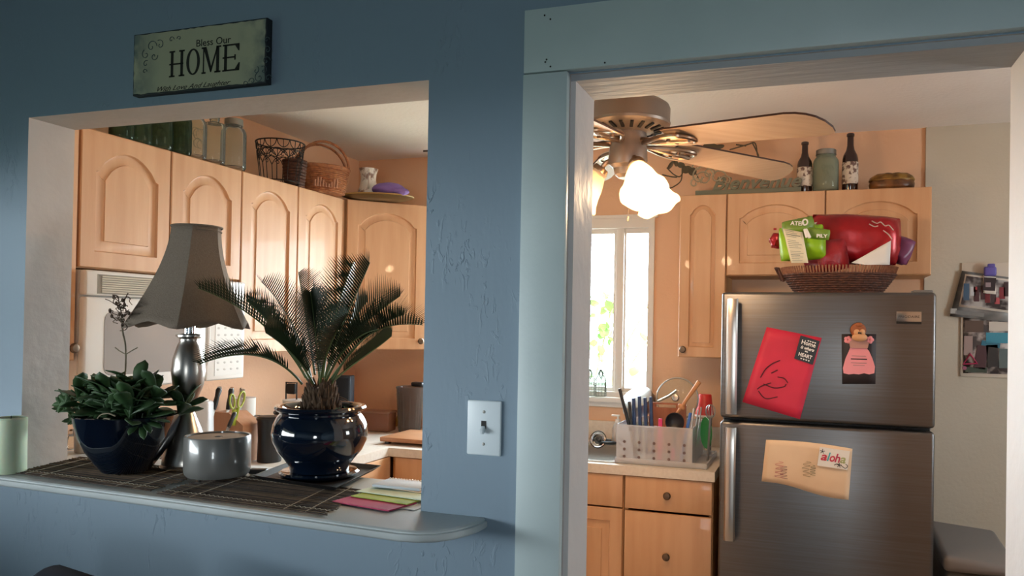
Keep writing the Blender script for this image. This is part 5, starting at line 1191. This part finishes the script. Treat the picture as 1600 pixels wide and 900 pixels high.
def succulent():
    c=V((-1.805,1.66,ZM_)); r=thing('succulent_bowl','dark blue glazed bowl planted with green succulents and a dried stalk','potted plant',c)
    b=MB(); b.lathe([(0,0),(.055,0),(.062,.004),(.082,.03),(.105,.065),(.122,.10),(.131,.135),(.135,.158),(.131,.160),(.125,.152),(.115,.12),(0,.115)],n=9*6,wav=None)
    # soft facets
    for v in b.b.verts:
        a=math.atan2(v.co.y,v.co.x); k=math.cos(((a*7/(2*PI))%1-.5)*2*PI/7)/math.cos(0); f=1+.05*(math.cos(((a*7/(2*PI))%1-.5)*2*PI)*-.5) ; v.co.x*=f; v.co.y*=f
    b.build('bowl',K['navy'],r,local=True)
    b=MB(); b.lathe([(0,.135),(.06,.134),(.124,.128)],n=30); b.build('soil',K['soil'],r,local=True)
    rr=random.Random(11)
    def paddle(b,base,dirv,L,w,curl=.25,m=None):
        dirv=V(dirv).normalized(); side=dirv.cross(V((0,0,1))); side=side.normalized() if side.length>1e-3 else V((1,0,0)); side=(M.Rotation(rr.uniform(-.8,.8),3,dirv)@side); nrm=side.cross(dirv); n=7; prev=None
        for i in range(n+1):
            t=i/n; ww=w*(.22+.78*math.sin(min(1,t*1.05)*PI*.62+.0)**1.2) if t<.85 else w*(1-((t-.85)/.15)**2)*.78+.0008
            p=base+dirv*L*t+nrm*(-curl*L*t*t); row=b.vs([p-side*ww/2+nrm*ww*.12,p,p+side*ww/2+nrm*ww*.12]);
            if prev: b._f([prev[0],prev[1],row[1],row[0]]); b._f([prev[1],prev[2],row[2],row[1]])
            prev=row
    for s in range(26):
        a=rr.uniform(0,2*PI); rad=rr.uniform(.0,.105); bx_,by=rad*math.cos(a),rad*math.sin(a); x=bx_
        h=rr.uniform(.035,.105); b=MB(); base=V((bx_,by,.13)); lean=V((bx_*.6+rr.uniform(-.015,.015),by*.6,1)); top=base+V((bx_*.5,by*.5,h))
        b.tube([base,base.lerp(top,.5),top],.0035,6)
        for k in range(8):
            t=.35+.65*k/7; p=base.lerp(top,t); aa=a+k*2.4+rr.uniform(-.4,.4); el=rr.uniform(.1,1.3); paddle(b,p,(math.cos(aa)*math.cos(el),math.sin(aa)*math.cos(el),math.sin(el)),rr.uniform(.065,.098),rr.uniform(.030,.042))
        b.build('leafy_shoot',K['leaf'],r,local=True,solid=.0022)
    # long leaves to the right, drooping
    b=MB()
    for (dx,dy,dz,L,w) in ((1,-.3,-.05,.10,.018),(1,-.1,.1,.11,.02),(.9,-.5,-.2,.09,.018),(1,.1,.35,.10,.024),(.8,-.7,-.35,.10,.02),(.5,-1,-.25,.09,.02)):
        paddle(b,V((.085,-.03,.15)),(dx,dy,dz),L,w,.1)
    b.build('drooping_leaves',K['leaf'],r,local=True,solid=.002)
    # lobed geranium leaves on the left
    for k in range(16):
        b=MB(); px,py=rr.uniform(92,140),rr.uniform(598,668)
        if px<112: py=rr.uniform(618,640)
        p=at(px,py,Y=1.60+rr.uniform(0,.1))-c; base=V((-.09,-.0,.15)); b.tube(bez([base,(base+p)/2+V((0,0,.02)),p],5),.0014,5)
        n=15; cc=p; Rr=rr.uniform(.016,.026); rot=M.Rotation(rr.uniform(-.9,.9),3,'X')@M.Rotation(rr.uniform(-.8,.8),3,'Y')@rx(PI/2.4); c0=b.vs([cc])[0]
        ring=b.vs([cc+rot@V((Rr*(1+.25*math.cos(5*t))*math.cos(t),Rr*(1+.25*math.cos(5*t))*math.sin(t),.003*math.cos(5*t))) for t in [2*PI*i/20 for i in range(20)]])
        for i in range(20): b._f([c0,ring[i],ring[(i+1)%20]])
        b.build('lobed_leaf',K['leaf2'],r,local=True,solid=.0012)
    # dried flower stalk
    q=lambda x,y,Y=1.64: at(x,y,Y=Y)-c
    b=MB(); b.tube(spline([q(190,660),q(191,620),q(196,575),q(196,540),q(192,520),q(190,495)],5),[.0028]*10+[.0024]*10+[.0018]*6 if 0 else .0024,7)
    b.tube([q(195,553),q(186,548),q(180,543)],.0014,5); b.tube([q(196,554),q(206,548),q(215,543)],.0016,5); b.build('stalk',K['stalk'],r,local=True)
    b=MB()
    for k in range(22):
        x0,y0_=190+rr.uniform(-7,9),rr.uniform(470,520); P=[q(x0,y0_,1.64+rr.uniform(-.01,.01))]
        for j in range(4): x0+=rr.uniform(-8,8); y0_+=rr.uniform(-7,6); P.append(q(x0,y0_,1.64+rr.uniform(-.015,.015)))
        b.tube(spline(P,3),.0013,4)
        if k%2: b.ell(P[-1],(.004,.004,.006),u=8,v=6)
    b.tube(spline([q(190,490),q(186,475),q(184,463),q(176,461)],4),.0016,5); b.tube(spline([q(192,480),q(195,468),q(200,458)],4),.0016,5); b.build('dried_flower_head',K['dry'],r,local=True)
    # arching dry leaves at the front of the bowl
    b=MB()
    for P in ([(148,664),(155,650),(168,646),(180,650)],[(158,668),(162,655),(172,655)]): b.tube(spline([q(x,y,1.545) for x,y in P],5),.0018,5)
    b.build('dry_tendril',K['stalk'],r,local=True)
succulent()
def diffuser():
    c=V((-1.522,1.772,ZM_-.004)); c=V((-1.525,1.70,ZL+.006)); c=at(340,716,Y=1.69); c.z=ZM_
    r=thing('ceramic_diffuser','short grey ceramic cylinder with a beige disc top on three small feet','diffuser',c); R_=.0845; H=.114
    zf=.007
    b=MB(); b.lathe([(0,zf),(R_*.9,zf),(R_*.97,zf+.006),(R_,zf+.018),(R_,H-.004),(R_-.002,H),(R_-.006,H-.001),(R_-.007,H-.012),(0,H-.012)],n=56); b.build('body',K['greyg'],r,local=True)
    b=MB(); b.lathe([(R_-.0075,H-.010),(R_-.008,H-.005),(.012,H-.004),(.010,H-.008),(0,H-.009)],n=56); b.build('lid',K['cork'],r,local=True)
    b=MB(); b.lathe([(0,H-.0035),(.008,H-.0035),(.008,H-.006),(0,H-.006)],n=16); b.build('centre_hole',K['gasket'],r,local=True)
    for k in range(3):
        a=-PI/2+.1+k*2*PI/3; b=MB(); b.lathe([(0,0),(.0035,0),(.005,zf+.001),(0,zf+.001)],(R_*.82*math.cos(a),R_*.82*math.sin(a),0),10); b.build('foot',K['chrome'],r,local=True)
diffuser()
def table_lamp():
    Y=1.795; q=lambda x,y: at(x,y,Y=Y)
    c=q(291,738); c.z=ZL; r=thing('table_lamp','brushed nickel table lamp with a taupe bell shade','lamp',c)
    s=lambda y: q(292,y).z-ZL
    b=MB(); b.lathe([(0,0),(.07,0),(.072,.006),(.066,.012),(.066,.02),(.064,.03),(.052,s(690)),(.038,s(668)),(.024,s(650)),(.017,s(640)),(.026,s(625)),(.042,s(600)),(.047,s(580)),(.043,s(560)),(.032,s(540)),(.026,s(533)),(.027,s(529)),(.036,s(526)),(.036,s(523)),(.016,s(521)),(.014,s(520)),(0,s(520))],n=36); b.build('base',K['nickels'],r,local=True)
    b=MB(); b.lathe([(0,s(521)),(.016,s(521)),(.016,s(505)),(.013,s(503)),(.010,s(490)),(0,s(490))],n=20); b.build('socket',K['chrome'],r,local=True)
    t=q(308,355)-c; bo=q(291,508)-c; zt,zb=t.z,bo.z; H=zt-zb
    # harp + finial
    b=MB(); b.tube(spline([(0,0,s(505)),(.05,0,s(460)),(.045,0,zt-.05),(t.x,0,zt-.012),(t.x-.045,0,zt-.05),(-.04,0,s(460)),(0,0,s(505))],5),.0018,6); b.build('harp',K['chrome'],r,local=True)
    b=MB(); N=6; n=16; G=[]; sub=8
    for i in range(n+1):
        u=i/n; z=zb+H*u; rad=.066+(.172-.066)*(1-u)**1.75; cx=t.x*u; row=[]
        for k in range(N*sub):
            a=2*PI*(k/(N*sub))-.977; f=((k%sub)/sub-.5); A=PI/N; kk=math.cos(A)/math.cos(2*A*f); rr_=rad*(.08+.92*kk)*1.05
            scal=-.010*(1-u)**6*math.cos(2*PI*(k%sub)/sub)*1.0
            row.append((cx+rr_*math.cos(a),rr_*math.sin(a),z+scal))
        G.append(b.vs(row))
    M_=N*sub
    for a_,c_ in zip(G,G[1:]):
        for k in range(M_): b._f([a_[k],a_[(k+1)%M_],c_[(k+1)%M_],c_[k]])
    sh=b.build('lamp_shade',K['shade'],r,local=True,ang=14,solid=.0025)
    for k in range(N):
        b=MB(); a=2*PI*((k*sub)/(N*sub))-.977; P=[]
        for i in range(n+1):
            u=i/n; rad=.066+(.172-.066)*(1-u)**1.75; rr_=rad*1.052; P.append((t.x*u+rr_*math.cos(a),rr_*math.sin(a),zb+H*u-.010*(1-u)**6))
        b.tube(P,.0016,5); b.build('seam_piping',K['shade'],sh,local=True)
    b=MB(); b.tube([(t.x+.068*math.cos(k*PI/16),.068*math.sin(k*PI/16),zt) for k in range(32)],.003,6,closed=True); b.tube([(t.x+.0665*math.cos(k*PI/16),.0665*math.sin(k*PI/16),zt-.012) for k in range(32)],.002,6,closed=True); b.build('top_trim',K['shade'],sh,local=True)
    b=MB()
    for k in range(3): a=k*2.094; b.tube([(t.x,0,zt-.012),(t.x+.064*math.cos(a),.064*math.sin(a),zt-.004)],.0013,5)
    b.build('spider',K['chrome'],sh,local=True)

table_lamp()
def palm():
    # tray
    z=ZM_; cx,cy=-1.285,1.80
    r=thing('square_tray','square black tray under the glazed palm pot','tray',(cx,cy,z),0); b=MB()
    P=[(-1.405,1.70),(-1.118,1.655),(-1.165,1.965),(-1.44,1.985)]; P=[(-1.402,1.690),(-1.112,1.648),(-1.168,1.950),(-1.455,1.965)]
    ctr=V((sum(p[0] for p in P)/4,sum(p[1] for p in P)/4)); bot=[ctr.lerp(V(p),.86) for p in P]
    a=b.vs([(p.x,p.y,z) for p in bot]); t=b.vs([(*p,z+.014) for p in P]); t2=b.vs([(*ctr.lerp(V(p),.975),z+.014) for p in P]); i_=b.vs([(*ctr.lerp(V(p),.86),z+.004) for p in P])
    b._f(a[::-1]); b._f(i_)
    for A,B in ((a,t),(t,t2),(t2,i_)):
        for k in range(4): b._f([A[k],A[(k+1)%4],B[(k+1)%4],B[k]])
    b.build('dish',K['plate'],r,smooth=False)
    pc=at(500,700,Y=1.80); pc.z=z+.0045
    r=thing('cycad_pot','round dark blue glazed pot with a rolled rim holding the palm','pot',pc)
    b=MB(); b.lathe([(0,0),(.088,0),(.100,.004),(.106,.012),(.100,.016),(.085,.014),(0,.014)],n=56); b.build('saucer',K['navy'],r,local=True)
    b=MB(); b.lathe([(0,.012),(.074,.012),(.078,.016),(.080,.03),(.092,.046),(.112,.07),(.125,.098),(.128,.118),(.124,.142),(.114,.162),(.107,.170),(.108,.175),(.119,.181),(.122,.187),(.119,.192),(.110,.192),(.102,.187),(.098,.178),(.105,.165),(0,.162)],n=64); b.build('pot_body',K['navy'],r,local=True)
    b=MB(); b.lathe([(0,.175),(.05,.172),(.1015,.168)],n=32); b.build('soil',K['soil'],r,local=True)
    sb=pc+V((0,0,.16)); r=thing('cycad','sago palm with arching dark feather fronds in the round pot','plant',sb)
    rr=random.Random(5)
    top=V((0,0,.10)); b=MB(); b.lathe([(0,.0),(.042,.003),(.048,.025),(.042,.045),(.03,.07),(0,.08)],n=24)
    for k in range(130):
        t=rr.random(); a=rr.uniform(0,2*PI); rd=.048-.022*t; p=V((rd*math.cos(a),rd*math.sin(a),.008+.075*t)); o=V((math.cos(a)*.35,math.sin(a)*.35,1)).normalized(); b.tube([p,p+o*.012,p+o*.028],[.006,.005,.0012],5)
    b.build('trunk',K['trunk'],r,local=True,ang=60)
    q=lambda x,y,Y: at(x,y,Y=Y)-sb
    fr=[ # control pixels and depth, leaflet length
     ([(478,590,1.80),(440,520,1.76),(380,475,1.73),(309,450,1.70)],.075,(.0,0,1),1),
     ([(472,600,1.80),(430,545,1.72),(370,545,1.68),(311,570,1.66)],.06,(.0,.0,1),1),
     ([(486,590,1.82),(470,520,1.86),(440,470,1.90),(408,440,1.93)],.075,(0,0,1),0),
     ([(492,585,1.82),(482,510,1.88),(472,460,1.93),(466,424,1.96)],.07,(0,1,.2),0),
     ([(508,590,1.80),(525,520,1.76),(560,455,1.74),(578,410,1.72)],.085,(-.4,-.2,.6),0),
     ([(505,590,1.82),(512,520,1.88),(535,450,1.95),(553,408,2.0)],.08,(-.3,.5,.6),0),
     ([(512,590,1.81),(545,520,1.84),(585,490,1.87),(626,462,1.89)],.085,(0,.2,1),0),
     ([(518,600,1.80),(555,520,1.75),(600,500,1.72),(661,508,1.69)],.07,(0,0,1),1),
     ([(500,600,1.78),(505,560,1.70),(520,520,1.66),(545,490,1.63)],.07,(0,-.6,.5),0),
     ([(490,600,1.78),(470,560,1.72),(440,535,1.67),(415,520,1.64)],.07,(0,-.3,1),0),
     ([(515,600,1.83),(560,560,1.90),(590,545,1.94),(612,525,1.97)],.07,(0,.3,1),0),
     ([(505,600,1.84),(528,540,1.92),(548,500,1.98),(575,470,2.02)],.08,(0,.3,.8),0),
     ([(485,600,1.79),(455,550,1.74),(425,500,1.70),(385,470,1.67)],.075,(0,-.1,1),0),
     ([(512,600,1.80),(548,545,1.76),(590,500,1.74),(632,492,1.73)],.075,(0,-.1,1),0),
     ([(488,600,1.83),(455,530,1.88),(420,500,1.92),(392,478,1.96)],.075,(0,.2,1),0),
     ([(508,600,1.79),(530,545,1.72),(560,520,1.68),(590,515,1.65)],.07,(0,-.3,1),0),
     ([(500,600,1.81),(495,540,1.80),(490,490,1.80),(485,455,1.81)],.075,(.2,-.5,.4),0),
     ([(500,595,1.84),(500,520,1.90),(497,480,1.96),(490,452,2.0)],.075,(0,.5,1),0),
    ]
    for pts,LL,upv,dr in fr:
        axis=bez([q(*p) for p in pts],44); upv=V(upv)
        f=MB(); f.tube(axis,[.0034*(1-.75*i/44) for i in range(45)],6); fo=f.build('frond',K['cstem'],r,local=True)
        b=MB(); n=len(axis)
        for i in range(8,n-1):
            t=i/(n-1); T_=(axis[min(i+1,n-1)]-axis[i-1]).normalized(); S=T_.cross(upv); S=S.normalized() if S.length>1e-3 else V((1,0,0)); U=S.cross(T_).normalized()
            env=min(1,.45+2.2*(t-.18))*(1 if t<.72 else 1-.72*((t-.72)/.28)**1.3)
            for sd in(-1,1):
                L_=LL*1.22*env*rr.uniform(.9,1.08); L_=max(L_,.012); d=(S*sd*.62+U*.50+T_*.62).normalized(); p=axis[i]+(axis[i+1]-axis[i])*(.25*sd); w=.0029
                wv=T_*w; e=p+d*L_*.55+U*L_*.03; e2=p+d*L_+U*L_*(.10)+T_*L_*.06
                a,bb_=b.vs([p-wv,p+wv]); c1,c2=b.vs([e-wv*.8,e+wv*.8]); t_=b.vs([e2])[0]; b._f([a,bb_,c2,c1]); b._f([c1,c2,t_])
        b.build('leaflets',K['cycad'],fo,local=True,smooth=False)
    g=MB()
    for k in range(9): a=rr.uniform(-.6,.6); p=V((.055+rr.uniform(0,.03),rr.uniform(-.03,.03),.012)); g.tube([p,p+V((rr.uniform(-.01,.015),rr.uniform(-.01,.01),.018))],[.003,.001],5)
    g.build('moss_sprouts',K['leaf2'],r,local=True)
palm()
def envelopes():
    g='cards in the stack on the ledge'
    def card(nm,lab,P,z,m,th=.0016):
        b=MB(); lo=b.vs([(*p,z) for p in P]); hi=b.vs([(*p,z+th) for p in P]); b._f(lo[::-1]); b._f(hi)
        for i in range(4): b._f([lo[i],lo[(i+1)%4],hi[(i+1)%4],hi[i]])
        return tag(b.build(nm,m,smooth=False),lab,'card',g)
    z=ZL
    Pm=[tuple(at(x,y,Z=ZS).xy) for x,y in ((527,783),(618,794),(632,786),(560,772))]
    def pp(l): return [tuple(at(x,y,Z=ZS).xy) for x,y in l]
    card('envelope','grey white envelope at the bottom right of the card stack',[(-.995,1.60),(-.86,1.585),(-.855,1.70),(-.99,1.72)],z,K['paper'])
    card('envelope','magenta envelope at the bottom of the stack beside the tray',[(-1.075,1.575),(-.905,1.547),(-.885,1.64),(-1.06,1.67)],z+.0022,K['mag'],.003)
    card('envelope','lime green card above the magenta envelope',[(-1.06,1.63),(-.89,1.605),(-.875,1.70),(-1.04,1.72)],z+.0062,K['limep'],.002)
    card('envelope','pale green card above the lime card',[(-1.07,1.67),(-.875,1.645),(-.862,1.75),(-1.05,1.77)],z+.0092,K['cyanp'],.002)
    card('envelope','cream card at the back of the card stack',[(-1.0,1.72),(-.872,1.70),(-.862,1.80),(-.985,1.82)],z+.0120,K['creamp'],.002)
    r=thing('spiral_notepad','small pale spiral bound notepad on top of the card stack','notepad',(-.99,1.74,z+.0147)); b=MB()
    x0,x1,y0,y1=-1.05,-.915,1.71,1.79
    b.bb(x0,x1,y0,y1,z+.0147,z+.0215,bev=.0008); b.build('pages',mat('pale_blue_paper','#b4bcc4',.7),r)
    b=MB()
    for k in range(16): x=x0+.006+k*(x1-x0-.012)/15; b.tube([(x,y1-.002+.006*math.cos(t),z+.0185+.006*math.sin(t)) for t in [i*PI/4 for i in range(8)]],.0011,4,closed=True)
    b.build('wire_spiral',K['whitep'],r)
envelopes()
def keys():
    c=at(404,741,Z=ZS); c.z=ZL; r=thing('key_fob','small black key fob on the ledge right of the grey cylinder','keys',c)
    b=MB(); b.box((0,0,.008),(.05,.028,.014),rot=rz(.3),bev=.005,seg=3); b.build('fob',K['black'],r,local=True)
    b=MB(); b.tube([(.028+.010*math.cos(t),.006+.010*math.sin(t),.004) for t in [i*PI/8 for i in range(16)]],.0012,5,closed=True); b.build('ring',K['chrome'],r,local=True)
keys()
def cups():
    c=V((-2.165,1.80,ZL)); c=at(131,708,Z=ZS); c.z=ZL; c=c+V((-.01,.012,0))
    r=thing('steel_cup','small brushed steel cup behind the succulent bowl','cup',c); b=MB(); b.lathe([(0,0),(.028,0),(.030,.004),(.032,.09),(.035,.096),(.032,.098),(.029,.09),(.026,.006),(0,.005)],n=30); b.build('cup_wall',K['steel2'],r,local=True)
    c=at(110,703,Z=ZS); c.z=ZL; c+=V((-.005,.012,0)); r=thing('salt_shaker','small clear shaker with a chrome cap beside the left reveal','shaker',c)
    b=MB(); b.lathe([(0,0),(.016,0),(.019,.006),(.017,.03),(.013,.045),(0,.046)],n=20); b.build('glass_body',K['glass'],r,local=True)
    b=MB(); b.lathe([(.0135,.043),(.015,.046),(.014,.060),(.008,.066),(0,.067)],n=20); b.build('cap',K['chrome'],r,local=True)
    b=MB(); b.lathe([(0,0),(.017,0),(.017,.003),(0,.003)],n=20); b.build('base_ring',K['chrome'],r,local=True)
cups()
# ------------------------------------------------------------ wall things
def wall_sign():
    x0,x1,z0,z1=-1.712,-1.287,2.0615,2.2245; y=W-.022
    r=thing('wall_sign','rectangular Bless Our HOME plaque hanging above the serving opening','sign',((x0+x1)/2,W,z0))
    b=MB(); b.bb(x0,x1,y+.001,W-.001,z0,z1,bev=.001); b.build('board',mat('dark_board_edge','#20282c',.7),r)
    b=MB(); n=40; P=[]; rr=random.Random(2)
    def edge(a,c,m,ch):
        for i in range(m): t=i/m; w=.0022+rr.random()*(.0028); P.append((a[0]+(c[0]-a[0])*t+(w if ch=='l' else -w if ch=='r' else 0),a[1]+(c[1]-a[1])*t+(w if ch=='b' else -w if ch=='t' else 0)))
    edge((x0+.003,z0),(x1-.003,z0),34,'b'); edge((x1,z0+.003),(x1,z1-.003),14,'r'); edge((x1-.003,z1),(x0+.003,z1),34,'t'); edge((x0,z1-.003),(x0,z0+.003),14,'l')
    cx,cz=(x0+x1)/2,(z0+z1)/2
    b.prism(P,.0014,M.Translation((0,y+.001,0))@M.Rotation(PI/2,4,'X')); f=b.build('painted_face',K['signface'],r,smooth=False)
    f.data.transform(M.Identity(4)); yf=y-.0006
    def T(s,px,py,sz,ft,sh=0,m=K['ink'],bold=0): 
        p=at(px,py,Y=yf); text('lettering',s,sz,m,r,(p.x,yf,p.z),(1,0,.0),(0,0,1),shear=sh,ext=.0003,fit=ft,bold=bold)
    T('Bless Our',333,70,.026,.108); T('With Love And Laughter',299,138,.018,.235,.55,K['ink'])
    # serif HOME letters
    b=MB(); Hh=.068; base=V((at(266,121,Y=yf).x,0,at(266,121,Y=yf).z)); zb_=base.z
    mt=lambda: M.Translation((0,yf,0))@M.Rotation(PI/2,4,'X')
    def poly(pts,ox): b.prism([(ox+x,zb_+z) for x,z in pts],.0006,mt())
    def rect(ox,a0,a1,c0,c1): poly([(a0,c0),(a1,c0),(a1,c1),(a0,c1)],ox)
    ws=[at(x,110,Y=yf).x for x in (264,291,315,347,375)]
    # H
    o=ws[0]; w=ws[1]-o-.006
    for a in(.006,w-.013): rect(o,a,a+.008,0,Hh); rect(o,a-.005,a+.013,0,.004); rect(o,a-.005,a+.013,Hh-.004,Hh)
    rect(o,.001,w-.004,Hh*.46,Hh*.46+.004)
    # O
    o=ws[1]; w=ws[2]-o-.006; N=28; ou=[(o+w/2+w/2*math.cos(2*PI*k/N),zb_+Hh/2+Hh/2*math.sin(2*PI*k/N)) for k in range(N)]; inn=[(o+w/2+(w/2-.0085)*math.cos(2*PI*k/N),zb_+Hh/2+(Hh/2-.004)*math.sin(2*PI*k/N)) for k in range(N)]
    for k in range(N): k2=(k+1)%N; b.prism([ou[k],ou[k2],inn[k2],inn[k]],.0006,mt())
    # M
    o=ws[2]; w=ws[3]-o-.005; rect(o,.004,.0075,0,Hh); rect(o,0,.013,0,.004); rect(o,-.001,.010,Hh-.004,Hh); rect(o,w-.014,w-.005,0,Hh); rect(o,w-.019,w,0,.004); rect(o,w-.014,w+.001,Hh-.004,Hh)
    poly([(.004,Hh),(.014,Hh),(w/2+.002,.012),(w/2-.002,.002)],o); poly([(w-.012,Hh),(w-.008,Hh),(w/2+.0005,.002),(w/2-.003,.008)],o)
    # E
    o=ws[3]; w=ws[4]-o; rect(o,.006,.0145,0,Hh); rect(o,.001,w-.003,0,.004); rect(o,.001,w-.003,Hh-.004,Hh); rect(o,.001,w-.014,Hh*.48,Hh*.48+.004)
    poly([(w-.003,Hh),(w-.003,Hh-.018),(w-.006,Hh-.018),(w-.016,Hh-.004)],o); poly([(w-.001,.019),(w-.003,0),(w-.016,.004),(w-.004,.02)],o); rect(o,w-.018,w-.014,Hh*.40,Hh*.6)
    b.build('lettering',K['ink'],r,smooth=False)
    # damask scrolls
    inks=mat('scroll_ink','#3c4a4c',.8)
    def spi(px,py,rr_,tu,d=1,ph=0,th=.0011):
        b=MB(); p=at(px,py,Y=yf); b.tube([(p.x+d*rr_*(1-t)*math.cos(ph+t*tu*2*PI),yf,p.z+rr_*(1-t)*math.sin(ph+t*tu*2*PI)) for t in [i/20 for i in range(19)]],th,4); b.build('scroll_print',inks,r)
    for a in ((237,73,.018,1.2,1,0),(250,70,.014,1.1,-1,1),(228,85,.014,1.1,1,2),(241,88,.012,1.2,-1,3),(228,100,.010,1,1,1),(268,62,.009,1.1,1,0),(280,60,.007,1,-1,0),(226,112,.008,1,1,0),
              (416,95,.012,1.2,1,0),(412,110,.012,1.1,-1,1),(405,121,.014,1.2,1,2),(394,127,.01,1.1,-1,0),(418,78,.010,1.1,-1,1),(417,62,.008,1.1,1,0),(419,122,.010,1,1,0),(383,131,.008,1,1,0),(400,110,.010,1,-1,2)): spi(*a)
wall_sign()
def switch():
    x0,x1,z0,z1=-.7315,-.6489,1.180,1.3025; y=W
    r=thing('light_switch','pale single toggle light switch plate on the blue wall','switch',((x0+x1)/2,W,z0)); b=MB(); b.bb(x0,x1,y-.007,y-.0005,z0,z1,bev=.0035,seg=3); pl=b.build('plate',K['switchp'],r)
    cx,cz=(x0+x1)/2,(z0+z1)/2
    b=MB(); b.bb(cx-.006,cx+.006,y-.0078,y-.0065,cz-.002,cz+.016); b.build('slot',K['gasket'],pl,smooth=False)
    b=MB(); b.box((cx,y-.013,cz-.004),(.009,.016,.012),rot=rx(R(35)),bev=.002); b.build('toggle',K['switchp'],r)
    for s in(-1,1):
        b=MB(); b.lathe([(0,.0018),(.003,.0012),(.0036,0),(0,0)],(cx,y-.007,cz+s*.036),12,rx(PI/2)); b.build('screw',K['zinc'],r)
switch()
def chair_near():
    p=at(75,893,Y=1.22); r=thing('upholstered_chair','navy upholstered chair whose back just shows below the ledge','chair',(p.x,1.1,0))
    zt=p.z; x0,x1=at(58,895,Y=1.22).x,at(168,899,Y=1.22).x; 
    b=MB(); b.box(((x0+x1)/2,1.26,zt-.27),(x1-x0+.10,.09,.54),bev=.04,seg=4)
    for v in b.b.verts:
        if v.co.z>zt-.1: v.co.z-=.05*((v.co.x-(x0+.05))/(x1-x0))**2
    b.build('backrest',K['navycloth'],r)
    b=MB(); b.box(((x0+x1)/2,1.02,.42),(x1-x0+.12,.42,.10),bev=.03,seg=3); b.build('seat',K['navycloth'],r)
    for x in (x0-.02,x1+.02):
        for y in (.85,1.26): b=MB(); b.tube([(x,y,0),(x,y,.38)],[.014,.02],8); b.build('leg',K['bladeedge'],r)
chair_near()
# ------------------------------------------------------------ garden outside
def garden():
    b=MB(); b.bb(-6,6,BW+.6,BW+14,-.4,-.3); st(b.build('ground',K['outside'],smooth=False),'pale ground outside the kitchen window','ground')
    b=MB(); b.bb(-40,NL-.3,-30,30,-.4,-.3); st(b.build('blocker_ground',mat('dark_lawn','#2c3a22',1,col2='#223018',scale=3),smooth=False),'added dark ground plane blocking low light at the near room window','ground')  # unseen dark plane, added to keep light from below off the upper wall
    b=MB(); b.bb(-6.6,NL-.12,-6,5,2.12,2.22); st(b.build('trim_1',mat('sky_blocker_boards','#5c564c',.8),smooth=False),'added unseen roof slab blocking high sky at the near room window','trim')  # roof added out of view to cut high sky light on the blue wall
    rr=random.Random(21); r=thing('garden_vine','leafy green vine growing outside the kitchen window','plant',(-1.35,BW+.55,-.3))
    b=MB()
    for k in range(5):
        x=-1.9+.25*k; P=[V((x,BW+.55,-.3)),V((x+.1,BW+.5,.5)),V((x+.2*math.sin(k),BW+.5,1.1)),V((x+.3,BW+.48,1.5+.06*k))]; b.tube(spline(P,5),.006,5)
    b.build('stems',K['stalk'],r)
    for i in range(95):
        px=rr.gauss(930,26) if i<60 else rr.uniform(900,1015); py=rr.uniform(470,560) if i<60 else rr.uniform(440,600)
        p=at(px,py,Y=BW+.5+rr.uniform(-.12,.12)); R_=rr.uniform(.018,.034); l=MB(); rot=M.Rotation(rr.uniform(0,6),3,'Z')@M.Rotation(rr.uniform(.3,1.5),3,'X')@M.Rotation(rr.uniform(-.6,.6),3,'Y'); n=12
        c0=l.vs([p])[0]; ring=l.vs([p+rot@V((R_*(.9+.25*math.cos(2*t))*math.cos(t),R_*1.2*math.sin(t),.15*R_*math.cos(2*t))) for t in [2*PI*k/n for k in range(n)]])
        for k in range(n): l._f([c0,ring[k],ring[(k+1)%n]])
        l.build('leaf',K['vine'],r,recalc=False)
garden()
# ------------------------------------------------------------ light
w=bpy.data.worlds.new('overcast_sky'); sc.world=w; w.use_nodes=True; nt=w.node_tree; bg=nt.nodes['Background']
tc=nt.nodes.new('ShaderNodeTexCoord'); sp=nt.nodes.new('ShaderNodeSeparateXYZ'); rp=nt.nodes.new('ShaderNodeValToRGB')
nt.links.new(tc.outputs['Generated'],sp.inputs[0]); nt.links.new(sp.outputs['Z'],rp.inputs['Fac'])
rp.color_ramp.elements[0].position=0; rp.color_ramp.elements[0].color=(.85,.92,.95,1); rp.color_ramp.elements[1].position=.6; rp.color_ramp.elements[1].color=(.74,.90,1,1)
nt.links.new(rp.outputs[0],bg.inputs[0]); bg.inputs[1].default_value=38
def portal(name,loc,rot,sx,sy):
    l=bpy.data.lights.new(name,'AREA'); l.shape='RECTANGLE'; l.size=sx; l.size_y=sy; l.cycles.is_portal=True
    o=bpy.data.objects.new(name,l); COL.objects.link(o); o.location=loc; o.rotation_euler=rot
portal('portal_back',((WX0+WX1)/2,BW+.11,(WZ0+WZ1)/2),(R(-90),0,0),WX1-WX0,WZ1-WZ0)
portal('portal_near',(NL-.09,-.75,1.475),(0,R(-90),0),.85,3.1)
portal('portal_right',(KR+.09,2.6,1.55),(0,R(90),0),.7,.6)
portal('portal_behind',(.85,NB-.09,1.1),(R(90),0,0),.7,.8)
def point(name,p,e,col,r):
    l=bpy.data.lights.new(name,'POINT'); l.energy=e; l.color=col; l.shadow_soft_size=r; o=bpy.data.objects.new(name,l); COL.objects.link(o); o.location=p
WARM=(1,.68,.40)
for ang,e_ in ((-58,14),(62,9),(182,6)):
    a=R(ang); point('fan_bulb_light',FC+V((.088*math.cos(a)+.062*.616*math.cos(a)+.04*math.cos(a),(.088+.038+.04)*math.sin(a),-.058-.062*.788-.05)),e_,WARM,.03)
vs=sc.view_settings; vs.view_transform='Standard'; vs.look='None'; vs.gamma=1; vs.use_curve_mapping=False; vs.exposure=-.25
sc.cycles.use_denoising=True; sc.cycles.max_bounces=8; sc.cycles.transparent_max_bounces=24; sc.cycles.sample_clamp_indirect=6
